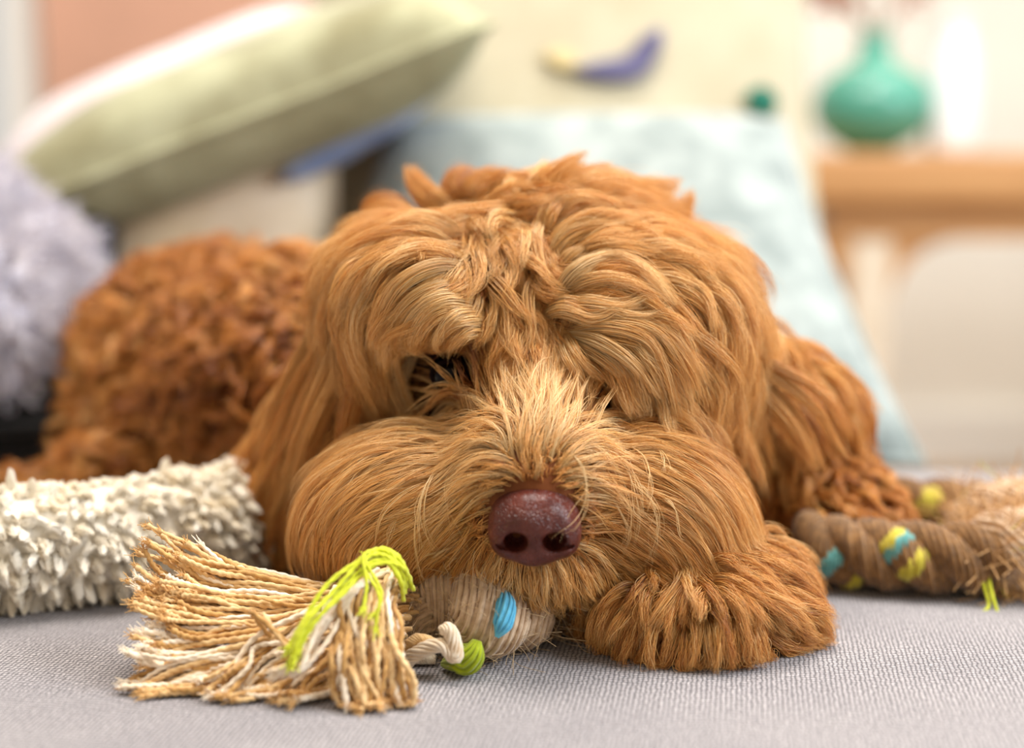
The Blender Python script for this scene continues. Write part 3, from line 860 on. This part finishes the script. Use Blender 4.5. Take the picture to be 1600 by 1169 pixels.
# ---- eyes: dark ball with a lid rim
eye_m = plain_mat('eye_dark', (8, 4, 2), 0.03, 0.14)
lid_m = plain_mat('eye_rim', (26, 12, 8), 0.8, 0.1)
for i, e in enumerate(EYES):
    bm = bmesh.new(); bmesh.ops.create_uvsphere(bm, u_segments=32, v_segments=20, radius=0.0088)
    bmesh.ops.translate(bm, vec=Vector(e + [0, .001, 0]), verts=bm.verts)
    eo = obj_bm('eye', bm, eye_m, dog)
    a = np.linspace(0, 2 * PI, 40)
    ring = np.stack([e[0] + .0078 * np.cos(a), e[1] - .0048 + .002 * np.cos(a) ** 2, e[2] + .0058 * np.sin(a)], -1)
    V, F = tube(ring, 0.0013, 8); lo = mesh_from('eyelid', V, F, lid_m, eo)
    eo.matrix_parent_inverse = Matrix.Translation(dog.location).inverted()
    lo.matrix_parent_inverse = Matrix.Translation(dog.location).inverted() if False else eo.matrix_world.inverted()
    lo.parent = eo; lo.matrix_parent_inverse = Matrix.Identity(4)
# ---- fur colours by tone 0 (dark red-brown) .. 1 (pale cream), below 0 the painted socket shade
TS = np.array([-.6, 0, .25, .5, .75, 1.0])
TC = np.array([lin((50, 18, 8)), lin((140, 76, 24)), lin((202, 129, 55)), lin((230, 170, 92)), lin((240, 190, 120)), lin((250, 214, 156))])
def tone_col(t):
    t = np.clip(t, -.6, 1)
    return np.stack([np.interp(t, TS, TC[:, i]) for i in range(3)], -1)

# groom maps per region: pixel x, y, combing direction dx, dy, length mm, height mm, tone
GM = {
0: [(820,420,0,1,30,6,.55),(780,480,-.1,1,28,6,.5),(800,340,.1,.8,30,9,.6),(800,460,0,1,24,5,.5),(790,530,-.1,1,18,4,.45),
    (700,340,-.3,.5,34,12,.6),(690,360,-.9,.15,40,10,.65),(620,375,-1,.5,42,9,.65),(565,440,-.45,1,42,8,.6),(548,520,-.1,1,42,7,.55),(590,600,.1,1,34,6,.6),(640,600,.25,1,22,5,.55),
    (740,360,.35,1,32,8,.65),(780,390,.4,1,28,6,.7),(740,440,-.6,.5,30,7,.5),(690,470,-1,.35,34,8,.6),(640,500,-.75,.8,36,8,.65),(600,540,-.2,1,36,7,.65),(620,620,.35,1,28,5,.6),
    (720,500,-1,.25,28,8,.7),(680,520,-.7,.9,24,7,.65),(740,530,-.8,.35,20,5,.4),(700,560,-.5,.5,8,2,.1),(760,560,-.2,.8,12,3,.3),
    (840,520,.1,1,20,4,.4),(850,470,.7,-.1,30,6,.45),(880,440,1,-.45,36,9,.55),(950,410,1,-.1,38,9,.65),(1010,440,.8,.6,34,8,.75),
    (900,350,.8,-.45,38,10,.6),(860,320,.5,-.9,38,12,.6),(1000,330,1,-.25,38,11,.6),(1080,370,.8,.5,42,9,.6),(1130,450,.5,1,44,8,.6),(1160,560,.15,1,44,7,.6),(1150,650,.1,1,40,6,.6),(1100,600,.25,1,40,7,.6),(1050,500,.6,.9,40,9,.6),
    (900,520,1,.25,38,8,.6),(960,510,1,.25,40,9,.7),(1020,560,.55,1,40,8,.75),(1060,640,.25,1,36,7,.75),(950,580,.5,1,34,7,.7),(925,560,.45,1,28,6,.65),(1000,610,.35,1,34,7,.8),(880,500,.8,.2,28,6,.45),
    (760,300,.5,-1,34,14,.45),(650,320,-.25,-1,36,14,.55),(600,345,-1,-.1,40,12,.45),(700,300,.1,-1,30,12,.6),(960,300,.8,-.6,34,13,.6),(1050,320,1,-.2,38,10,.55)],
1: [(840,640,.02,-1,26,1.5,.75),(822,700,-.03,-1,30,1.5,.95),(870,665,.25,-1,28,1.5,.8),(905,635,.5,-1,20,1.5,.75),(780,620,-.6,-1,24,1.5,.6),(800,570,-.2,-1,18,1.5,.5),(860,570,.15,-1,18,1.5,.55),(735,620,-1,-.5,20,2,.6),(690,632,-1,.15,22,5,.75),(650,660,-1,.5,26,5,.65),
    (765,685,-1,-.25,30,7,1.0),(700,690,-1,.12,36,8,.75),(620,705,-1,.45,40,7,.65),(545,745,-.7,.8,42,6,.6),(495,810,-.25,1,36,6,.6),(485,870,.1,1,24,5,.55),(560,880,.2,1,20,5,.45),
    (790,740,-.9,.1,30,6,.8),(720,750,-1,.3,38,6,.6),(640,790,-.95,.45,40,5,.6),(560,810,-.7,.8,34,5,.6),(745,810,-.9,.3,32,4,.55),(700,850,-.75,.6,28,4,.4),(745,880,-.4,.9,18,4,.4),(650,880,-.4,.9,20,4,.35),
    (850,700,.3,-.9,30,2,.8),(900,695,.9,-.3,28,6,.75),(960,690,1,.05,36,8,.7),(1040,725,1,.55,42,7,.7),(1105,785,.65,1,42,6,.75),(1155,850,.25,1,34,6,.75),(900,750,1,0,32,5,.6),(940,780,1,.15,36,5,.5),(1000,790,1,.4,38,5,.55),(1060,830,.75,.8,34,5,.5),(925,830,1,.2,28,4,.5),(960,865,.85,.6,24,4,.5),
    (1000,655,1,.15,22,4,.5),(945,640,.9,-.3,18,4,.75),(1060,700,.9,.6,30,5,.5),(1090,880,.2,1,22,4,.5),
    (835,740,0,-1,6,1,.45),(790,890,-.2,1,13,3,.7),(835,895,0,1,12,3,.7),(880,890,.3,1,13,3,.6),(930,890,.7,.8,20,4,.6)],
2: [(600,440,-.5,.9,45,9,.5),(560,550,-.35,1,50,9,.5),(500,650,-.3,1,55,9,.45),(450,760,-.2,1,45,9,.3),(540,720,.1,1,50,7,.25),
    (1100,450,.4,.9,45,8,.55),(1160,560,.25,1,46,8,.55),(1150,680,.1,1,40,6,.5),(1200,600,.75,.75,48,9,.45),(1260,650,.7,.9,40,8,.35),(1310,690,.3,1,34,7,.3)],
3: [(560,430,-.9,.3,32,9,.5),(450,450,-.9,.3,28,10,.3),(330,440,-.8,.4,28,11,.25),(220,520,-.6,.9,32,11,.35),(150,620,-.2,1,32,11,.4),(300,600,-.5,.8,28,11,.15),(400,560,-.4,.9,28,11,.15),(480,640,-.3,1,32,9,.2),
    (200,700,-.9,.4,34,8,.3),(330,720,-.6,.8,34,8,.25),(420,760,-.2,1,32,7,.15),(100,750,-1,.1,34,8,.35),(30,760,-1,.3,40,8,.4),(250,780,-.4,1,22,5,.2),(900,650,.1,1,25,6,.15),(1150,700,.3,1,25,6,.15)],
4: [(850,950,-.12,1,22,5,.2),(920,960,-.12,1,22,5,.25),(980,930,-.15,1,22,6,.35),(1040,960,-.2,1,24,6,.45),(1090,1000,-.1,1,20,5,.5),(1140,960,-.1,1,22,6,.45),(1180,1000,.1,1,18,5,.45),
    (1040,900,-.2,1,20,6,.4),(1110,890,.6,.7,24,6,.45),(1170,920,.85,.6,26,6,.45),(1220,960,1,.5,28,5,.45),(1240,990,1,.35,26,4,.4)],
5: [(1200,740,.3,1,22,7,.15),(1260,760,.4,.9,22,7,.25),(1320,780,.5,.8,22,7,.35),(1360,820,.5,.9,20,6,.35),(1280,830,.0,1,20,6,.3),(1220,800,0,1,20,6,.1)],
}
def field(reg, p):
    c = np.array(GM[reg], float); px = proj(p)
    d2 = ((px[:, None] - c[None, :, :2]) ** 2).sum(-1)
    w = 1.0 / (d2 + 22 ** 2) ** 1.8; w /= w.sum(1, keepdims=True)
    dn = c[:, 2:4] / np.linalg.norm(c[:, 2:4], axis=1, keepdims=True)
    return w @ dn, w @ c[:, 4] * 1e-3, w @ c[:, 5] * 1e-3, w @ c[:, 6]

def sample(reg, n, keep=None, under=False):
    a, b, c, d = (BV[BF[:, i]] for i in range(4))
    cr = np.cross(c - a, d - b); ar = np.linalg.norm(cr, axis=1)
    cen = (a + c) / 2
    D_ = np.stack([prim(cen, q) for q in PR], 1); rg = REG[np.argmin(D_, 1)]
    w = ar * (rg == reg) * (cen[:, 2] > 0.003)
    gn = grad(cen)
    vis = np.einsum('ij,ij->i', gn, norm(CAM - cen))
    w = w * np.where(vis > -0.25, 1.0, 0.22)
    fi = rng.choice(len(BF), n, p=w / w.sum())
    u, v = rng.random((2, n, 1))
    p = a[fi] * (1 - u) * (1 - v) + b[fi] * u * (1 - v) + c[fi] * u * v + d[fi] * (1 - u) * v
    k = np.ones(n, bool)
    for e in EYES: k &= np.linalg.norm((p - e) * [0.8, 1, 1], axis=1) > 0.0125
    k &= np.linalg.norm((p - NC) / [.0175, .022, .0165], axis=1) > 1.0
    if reg == 0 and not under:
        for sc, r_ in ((SOCK[0], (.028, .03, .0135)), (SOCK[1], (.020, .03, .010))): k &= np.linalg.norm((p - sc) / r_, axis=1) > 1.0
    if keep is not None: k &= keep(p)
    return p[k]

def grow(reg, roots, K=12, lenf=1.0, hf=1.0, wave=0.0022, wfreq=1.2, stand=0.35, dirn=0.25, grav=0.05):
    N = len(roots); p = roots.copy(); g = grad(p)
    F, L, H, T = field(reg, p)
    L = L * lenf * rng.uniform(.65, 1.25, N); H = H * hf * rng.uniform(.5, 1.5, N)
    rd = rng.normal(size=(N, 3)) * dirn
    F3 = np.stack([F[:, 0], 0 * F[:, 0], -F[:, 1]], -1) + rd
    d = norm(norm(F3 - (F3 * g).sum(1, keepdims=True) * g) + stand * g)
    out = [p.copy()]; st = L / (K - 1)
    for k in range(1, K):
        t = k / (K - 1)
        p = p + d * st[:, None]
        s = body_sdf(p); g = grad(p)
        h = H * math.sin(PI * min(t * 0.75 + 0.05, 1)) + 0.0006
        lo = s < h
        p = p + np.where(lo, (h - s) * 0.7, -(s - h) * 0.10)[:, None] * g
        p[:, 2] = np.maximum(p[:, 2], 0.001 + 0.002 * (1 - t))
        F, _, _, _ = field(reg, p)
        F3 = np.stack([F[:, 0], 0 * F[:, 0], -F[:, 1]], -1) + rd
        Ft = norm(F3 - 0.8 * (F3 * g).sum(1, keepdims=True) * g + np.array([0, 0, -grav]))
        d = norm(0.72 * d + 0.28 * Ft)
        out.append(p.copy())
    G = np.stack(out, 1)
    return bend(G, wave, wfreq), T + rng.normal(size=N) * 0.10

def bend(G, wave, wfreq):
    N, K, _ = G.shape
    t = np.linspace(0, 1, K)[None, :, None]
    Tn = norm(np.gradient(G, axis=1)); S = norm(np.cross(Tn, norm(np.array([0.1, -1, .3]) + 0 * Tn)))
    U = np.cross(S, Tn)
    ph = rng.uniform(0, 2 * PI, (N, 1, 1)); fr = wfreq * rng.uniform(.6, 1.4, (N, 1, 1)); am = wave * rng.uniform(.3, 1.5, (N, 1, 1))
    G = G + am * t ** 0.8 * (np.sin(2 * PI * fr * t + ph) - np.sin(ph)) * S + 0.6 * am * t * (np.cos(2 * PI * fr * t + ph) - np.cos(ph)) * U
    return G

def strands(G, tone, m, R, clump=0.85, frizz=0.0004, r0=0.00011, cut=0.25, tjit=0.09, flat=0.6, stray=0.04):
    """m hairs round each guide: a lock that gathers to its tip"""
    N, K, _ = G.shape
    Tn = norm(np.gradient(G, axis=1)); g = norm(np.array([0.0, -1, .25]) + 0 * Tn)
    S = norm(np.cross(Tn, g)); U = np.cross(S, Tn)
    t = np.linspace(0, 1, K)
    R = np.broadcast_to(R, (N,)) * rng.uniform(.6, 1.3, N)
    a = rng.uniform(0, 2 * PI, (N, m)); q = np.sqrt(rng.random((N, m)))
    ca, sa = (q * np.cos(a))[:, :, None, None], (q * np.sin(a) * flat)[:, :, None, None]
    cl = np.where(rng.random((N, m)) < stray, 0.1, clump)[:, :, None, None]
    prof = (np.minimum(1, 0.45 + 2.2 * t))[None, None, :, None] * (1 - cl * (t ** 1.4)[None, None, :, None])
    Rr = R[:, None, None, None]
    P = G[:, None] + Rr * prof * (ca * S[:, None] + sa * U[:, None])
    n1 = rng.normal(size=(N, m, 1, 3)); n2 = rng.normal(size=(N, m, 1, 3)); ph = rng.uniform(0, 6.28, (N, m, 1, 1)); fr = rng.uniform(1.2, 4, (N, m, 1, 1))
    tt = t[None, None, :, None]
    P = P + frizz * tt * (n1 * np.sin(fr * 2 * PI * tt * 0.6 + ph) + n2 * np.cos(fr * 3 * tt + ph))
    # shorten each hair by its own amount
    f = 1 - cut * rng.random((N, m))
    x = t[None, None] * f[..., None] * (K - 1); i = np.minimum(x.astype(int), K - 2); w = (x - i)[..., None]
    i4 = i[..., None]
    P = np.take_along_axis(P, i4, 2) * (1 - w) + np.take_along_axis(P, i4 + 1, 2) * w
    P = P.reshape(N * m, K, 3)
    P[..., 2] = np.maximum(P[..., 2], 0.0005)
    R_ = np.broadcast_to((r0 * np.minimum(1, 1.15 - t ** 2.2))[None], (N * m, K)) * rng.uniform(.7, 1.2, (N * m, 1))
    C = tone_col((tone[:, None] + tjit * rng.normal(size=(N, m))).ravel())
    return P, R_, C
SOCK_PX = [((688, 590), (84, 44)), ((942, 612), (20, 13)), ((1012, 676), (46, 18))]
def cut_socket(G):
    # locks of the brow end where they reach the hollow of the eye
    N, K, _ = G.shape; px = proj(G.reshape(-1, 3)).reshape(N, K, 2)
    ins = np.zeros((N, K), bool)
    for c, r in SOCK_PX: ins |= (((px - c) / r) ** 2).sum(-1) < 1
    first = np.where(ins.any(1), ins.argmax(1), K - 1); first = np.maximum(first, 1) * np.where(ins.any(1), rng.uniform(.8, 1.08, N), 1)
    first = np.minimum(first, K - 1)
    x = np.linspace(0, 1, K)[None] * first[:, None]; i = np.minimum(x.astype(int), K - 2); w = (x - i)[..., None]
    return np.take_along_axis(G, i[..., None], 1) * (1 - w) + np.take_along_axis(G, i[..., None] + 1, 1) * w
def coat(name, reg, nl, m, R, K=12, label=None, gk={}, sk={}, keep=None):
    G, T = grow(reg, sample(reg, nl, keep, 'under' in name), K, **gk)
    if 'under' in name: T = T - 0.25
    if reg == 0: G = cut_socket(G)
    T = T - 1.3 * np.exp(-(np.linalg.norm((G[:, 0] - SOCK[0]) / (.027, .03, .015), axis=1) ** 3)) - 0.8 * np.exp(-(np.linalg.norm((G[:, 0] - SOCK[1]) / (.022, .03, .012), axis=1) ** 3))  # socket shade painted in: darker tones for hair rooted near the hollows
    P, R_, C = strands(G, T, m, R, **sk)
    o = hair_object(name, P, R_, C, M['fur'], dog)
    if label: o['label'] = label
    return o
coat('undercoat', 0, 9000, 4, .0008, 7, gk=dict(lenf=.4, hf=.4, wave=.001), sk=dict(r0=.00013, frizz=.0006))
coat('head_fur', 0, 1300, 56, .0046, 15, 'wavy apricot locks of the head and brow', gk=dict(wave=.0018, wfreq=.7, lenf=1.2, dirn=.22, stand=.45), sk=dict(clump=.80, frizz=.0009, tjit=.16, stray=.12, r0=.00009))
coat('muzzle_fur', 1, 3800, 11, .0016, 14, 'pale golden fur combed out from the muzzle', gk=dict(wave=.0008, dirn=.12, stand=.2, wfreq=.6, lenf=1.4, hf=.8), sk=dict(clump=.5, frizz=.0006, r0=.0001, flat=1, cut=.35, tjit=.17, stray=.12))
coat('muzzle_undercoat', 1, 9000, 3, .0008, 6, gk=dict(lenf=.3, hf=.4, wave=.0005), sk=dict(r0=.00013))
coat('ear_fur', 2, 1100, 32, .0032, 13, 'long golden brown fur of the ears', gk=dict(wave=.0018, dirn=.18), sk=dict(clump=.8, r0=.00015))
coat('body_fur', 3, 2300, 22, .0042, 10, 'curly reddish fur of the back and haunch', gk=dict(wave=.004, dirn=.6, stand=.8), sk=dict(clump=.7, r0=.00026, frizz=.001))
coat('paw_fur', 4, 420, 60, .0030, 13, 'feathery orange fur of the near front paw', gk=dict(wave=.0012, wfreq=.7, dirn=.16, stand=.7, lenf=1.2, hf=1.2), sk=dict(clump=.8, frizz=.0011, tjit=.2, stray=.2, r0=.00009))
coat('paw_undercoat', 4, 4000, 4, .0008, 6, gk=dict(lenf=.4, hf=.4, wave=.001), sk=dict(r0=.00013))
coat('far_paw_fur', 5, 420, 34, .0026, 11, 'orange fur of the far front leg', gk=dict(wave=.0018, dirn=.4, stand=.6), sk=dict(clump=.75, r0=.00016, frizz=.0007))

# ---- single locks of the brow, the crown and the ears, and the long loose hairs of the muzzle
def surf(px, py, lift, Yl):
    """a point lift mm in front of the coat at a pixel, or at the depth of its neighbour off the outline"""
    o = CAM; dr = norm(W(px, py, 1.0) - CAM); t = 0.45
    for _ in range(60):
        s = body_sdf((o + dr * t)[None])[0]
        if s < 0.0006: break
        t += s * 0.8
        if t > 0.85: return None
    return o + dr * (t - lift * 1e-3)
def hero_guides(L, K=16):
    Gs = []
    for pts, l0, l1 in L:
        n = len(pts); Q = []; last = None
        for i, (a, b) in enumerate(pts):
            f = i / (n - 1); lf = (l0 * f * 4 if f < .25 else l0 + (l1 - l0) * (f - .25) / .75)
            p = surf(a, b, lf - (1.5 if i == 0 else 0), 0)
            if p is not None and p[1] > 0.735: p = None
            if p is not None and last is not None and abs(p[1] - last[1]) > 0.018: p = None
            if p is None:
                Yl = last[1] if last is not None else 0.68
                p = W(a, b, Yl + 0.003)
            Q.append(p); last = p
        Gs.append(spline(Q, K))
    return np.array(Gs)
TUFT = [
 ([(850,330),(866,296),(892,264),(930,246)], 4, 4, .55), ([(835,335),(850,300),(876,270),(905,250)], 4, 4, .5),
 ([(705,335),(675,312),(655,285),(638,258)], 4, 4, .55), ([(760,325),(742,295),(765,272),(802,270)], 4, 4, .42), ([(740,325),(715,300),(725,282),(755,282)], 4, 4, .45),
 ([(655,352),(612,326),(582,330),(574,348)], 4, 4, .40), ([(960,330),(1005,306),(1040,300),(1070,297)], 5, 4, .52), ([(1000,350),(1045,345),(1060,322),(1068,298)], 5, 4, .48),
 ([(900,340),(940,310),(985,300)], 5, 4, .58), ([(790,325),(800,290),(830,280)], 5, 4, .58),
]
BROW = [
 ([(770,350),(700,352),(630,368),(578,425),(548,500),(543,570)], 9, 6, .80),
 ([(735,345),(660,350),(600,390),(560,450),(540,530)], 8, 6, .70),
 ([(725,380),(655,385),(600,430),(570,500),(565,560),(580,625)], 9, 7, .62),
 ([(742,420),(680,418),(622,452),(588,520),(586,590),(607,645)], 10, 9, .68),
 ([(745,450),(690,448),(642,478),(614,530),(618,590),(642,650)], 11, 12, .75),
 ([(750,470),(700,468),(662,488),(637,530),(645,552),(662,556)], 12, 13, .80),
 ([(755,485),(705,483),(675,500),(656,530),(668,552)], 12, 14, .78),
 ([(768,500),(722,498),(692,514),(672,548)], 11, 14, .75),
 ([(765,512),(725,508),(700,522),(684,545)], 10, 13, .70),
 ([(600,440),(562,500),(560,580),(588,650),(602,695)], 7, 8, .60),
 ([(580,470),(548,540),(545,620),(570,700)], 6, 8, .50),
 ([(640,560),(615,600),(625,640),(648,668)], 8, 12, .72),
 ([(715,410),(680,390),(652,392),(650,414)], 10, 12, .75),
 ([(700,320),(740,352),(772,384),(808,430)], 7, 9, .88),
 ([(735,325),(775,345),(796,388),(802,430)], 7, 8, .80),
 ([(690,345),(725,372),(745,410),(752,450)], 6, 6, .55),
 ([(818,320),(800,366),(800,420),(788,475)], 6, 5, .60),
 ([(852,335),(836,320),(822,348),(828,400),(822,455)], 8, 6, .72),
 ([(872,340),(852,340),(842,372),(848,420),(842,450)], 7, 6, .65),
 ([(808,425),(798,500),(812,565)], 5, 4, .55), ([(832,445),(836,515),(856,570)], 5, 4, .55), ([(778,465),(773,520),(800,572)], 6, 5, .62),
 ([(860,472),(895,425),(955,402),(1012,425),(1056,472)], 10, 13, .85),
 ([(870,468),(925,446),(985,448),(1052,474)], 9, 12, .80),
 ([(880,480),(940,476),(1000,482),(1050,470)], 9, 12, .85),
 ([(848,487),(880,475),(925,486),(965,462),(985,436)], 9, 11, .78),
 ([(860,440),(905,395),(965,380),(1010,392)], 9, 8, .6), ([(850,420),(885,370),(940,350),(990,355)], 8, 8, .6), ([(850,390),(880,345),(930,320),(980,320)], 8, 8, .6),
 ([(880,518),(945,508),(1012,522),(1050,570),(1072,650)], 10, 11, .75),
 ([(880,522),(935,535),(992,570),(1042,640),(1078,710)], 11, 12, .88),
 ([(888,528),(930,570),(958,620),(978,655)], 11, 14, .78),
 ([(880,520),(903,560),(938,606)], 10, 15, .70), ([(876,515),(890,560),(920,598)], 9, 14, .62),
 ([(945,556),(985,605),(1005,665)], 12, 14, .82), ([(990,560),(1040,625),(1062,690)], 12, 14, .85), ([(930,545),(965,595),(985,648)], 12, 14, .75),
 ([(1012,480),(1070,535),(1108,610),(1120,690)], 8, 9, .62), ([(1060,468),(1118,540),(1142,620),(1150,720)], 8, 10, .66),
 ([(960,340),(1045,378),(1110,430),(1142,505)], 8, 8, .62), ([(980,398),(1060,420),(1120,480),(1150,560)], 8, 8, .60),
 ([(1095,380),(1145,455),(1168,540),(1166,650)], 6, 9, .58), ([(1088,560),(1128,640),(1162,715),(1172,770)], 8, 10, .70), ([(1060,600),(1090,660),(1110,720),(1150,790)], 8, 10, .6),
]
G = hero_guides([(p, a, b) for p, a, b, t in BROW]); T = np.array([t for *_, t in BROW])
G3 = np.concatenate([G + rng.normal(size=(len(G), 1, 3)) * .0026 * np.linspace(.3, 1, 16)[None, :, None] for _ in range(3)]); T3 = np.tile(T, 3) + rng.normal(size=3 * len(T)) * .06
G3 = bend(G3, .0012, .8)
P, R_, C = strands(G3, T3, 110, .0040, clump=.82, frizz=.0008, r0=.00009, flat=.7, cut=.35, tjit=.2, stray=.12)
hair_object('brow_locks', P, R_, C, M['fur'], dog)['label'] = 'pale locks hanging over the eyes'  # pale and golden tones set lock by lock
G = hero_guides([(p, a, b) for p, a, b, t in TUFT]); T = np.array([t for *_, t in TUFT])
G3 = np.concatenate([G + rng.normal(size=(len(G), 1, 3)) * [.002, .006, .002] * np.linspace(.3, 1, 16)[None, :, None] for _ in range(3)]); T3 = np.tile(T, 3) + rng.normal(size=3 * len(T)) * .06
P, R_, C = strands(bend(G3, .001, .8), T3, 150, .0075, clump=.88, frizz=.0008, r0=.00012, cut=.3, tjit=.12, stray=.05)
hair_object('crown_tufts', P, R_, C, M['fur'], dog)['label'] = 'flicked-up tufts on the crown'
EAR = [([(1150,560),(1215,590),(1275,640),(1318,712)], 8, 8, .45), ([(1155,580),(1200,630),(1240,690),(1262,735)], 8, 10, .5), ([(1165,600),(1180,660),(1195,720)], 8, 10, .4),
 ([(1190,590),(1250,640),(1295,690),(1310,740)], 8, 8, .4), ([(560,430),(520,520),(470,610),(430,700)], 6, 8, .5), ([(555,480),(520,580),(480,670),(450,760)], 6, 8, .5), ([(580,520),(550,610),(530,700),(520,770)], 6, 8, .35),
 ([(540,440),(490,530),(445,620),(405,730)], 6, 6, .45)]
G = hero_guides([(p, a, b) for p, a, b, t in EAR]); T = np.array([t for *_, t in EAR])
G3 = np.concatenate([G + rng.normal(size=(len(G), 1, 3)) * .004 * np.linspace(.3, 1, 16)[None, :, None] for _ in range(4)]); T3 = np.tile(T, 4) + rng.normal(size=4 * len(T)) * .07
P, R_, C = strands(bend(G3, .001, .8), T3, 90, .0050, clump=.85, frizz=.0006, r0=.00013)
hair_object('ear_locks', P, R_, C, M['fur'], dog)
PAW = [([(1045,878),(1068,900),(1032,960),(1000,1003)],.8),([(1090,908),(1070,944),(1030,970)],.8),([(1138,908),(1133,960),(1110,1012)],.8),([(1111,918),(1096,940),(1090,975)],.6),
 ([(925,938),(918,990),(931,1034)],.35),([(970,952),(963,996),(970,1030)],.45),([(990,958),(978,1000),(976,1034)],.4),([(1006,990),(1022,1044),(1064,1067)],.6),([(1075,985),(1083,1044),(1113,1066)],.6),
 ([(1150,980),(1146,1022),(1120,1064)],.65),([(1180,980),(1178,1020),(1164,1042)],.55),([(1197,1000),(1194,1030),(1176,1044)],.55),([(1150,912),(1178,944),(1182,978)],.6),
 ([(1168,902),(1219,936),(1264,972),(1281,1000)],.5),([(1195,955),(1240,996),(1278,1010)],.55),([(1180,930),(1230,965),(1275,1000)],.5),([(1190,980),(1235,1005),(1272,1012)],.45),([(1150,893),(1197,905),(1242,930)],.5),([(1135,868),(1180,866),(1208,896)],.5),
 ([(1060,870),(1110,880),(1160,905)],.45),([(880,935),(872,985),(880,1030)],.2),([(900,930),(897,985),(905,1034)],.3),([(945,945),(940,990),(950,1036)],.3),([(1020,920),(1000,960),(985,1010)],.5),([(1115,1000),(1108,1040),(1095,1062)],.6),([(1050,1000),(1050,1040),(1060,1060)],.55)]
G = hero_guides([(p, 7, 11) for p, t in PAW], 14); T = np.array([t * .85 for _, t in PAW])
G3 = np.concatenate([G + rng.normal(size=(len(G), 1, 3)) * .0016 * np.linspace(.3, 1, 14)[None, :, None] for _ in range(2)]); T3 = np.tile(T, 2) + rng.normal(size=2 * len(T)) * .06
P, R_, C = strands(bend(G3, .0008, .8), T3, 110, .0036, clump=.8, frizz=.001, r0=.00009, tjit=.2, stray=.18)
hair_object('paw_locks', P, R_, C, M['fur'], dog)['label'] = 'pointed orange locks hanging over the near paw'
LONG = [[(790,690),(735,700),(705,735),(697,790),(712,840),(757,880)], [(760,690),(700,715),(668,760),(662,820),(690,872),(738,890)], [(740,700),(690,725),(656,780),(652,830),(665,890),(692,925)],
 [(680,690),(600,700),(548,757),(532,815),(552,856),(582,868)], [(720,740),(650,760),(602,800),(586,850),(584,892),(622,942)], [(720,860),(672,866),(645,882),(636,912),(640,945)], [(730,850),(690,862),(660,890),(652,925),(668,950)],
 [(700,740),(662,770),(648,830),(655,900),(690,950)], [(640,780),(610,830),(600,880),(575,910)], [(560,850),(528,880),(515,905)], [(748,870),(745,895),(768,918)],
 [(870,690),(925,705),(965,742),(985,800),(976,850),(962,872)], [(900,690),(960,700),(990,742),(1001,790),(986,852)], [(940,690),(1000,705),(1018,756),(1014,800)], [(920,730),(965,740),(1005,772),(1028,812),(1020,860),(994,896)],
 [(880,700),(905,722),(916,760),(911,792),(888,826),(858,846)], [(990,690),(1030,702),(1038,728),(1032,750)], [(1010,760),(1050,790),(1062,830),(1076,850)], [(910,850),(940,872),(960,896),(986,906)],
 [(930,690),(975,730),(996,800),(988,860)], [(960,730),(1010,770),(1030,830),(1015,880)], [(900,740),(950,770),(980,830),(968,880)], [(780,640),(800,600),(820,575)], [(830,690),(822,620),(838,570),(870,556)], [(850,700),(860,620),(880,570)],
 [(880,680),(910,640),(935,610)]]
G = hero_guides([(p, 9, 12) for p in LONG])
P, R_, C = strands(G, np.full(len(G), .95), 4, .0007, clump=.6, frizz=.0012, r0=.00010, cut=.2, tjit=.12, stray=.3)
hair_object('muzzle_whiskers', P, R_, C, M['fur'], dog)['label'] = 'long loose pale hairs over the muzzle'
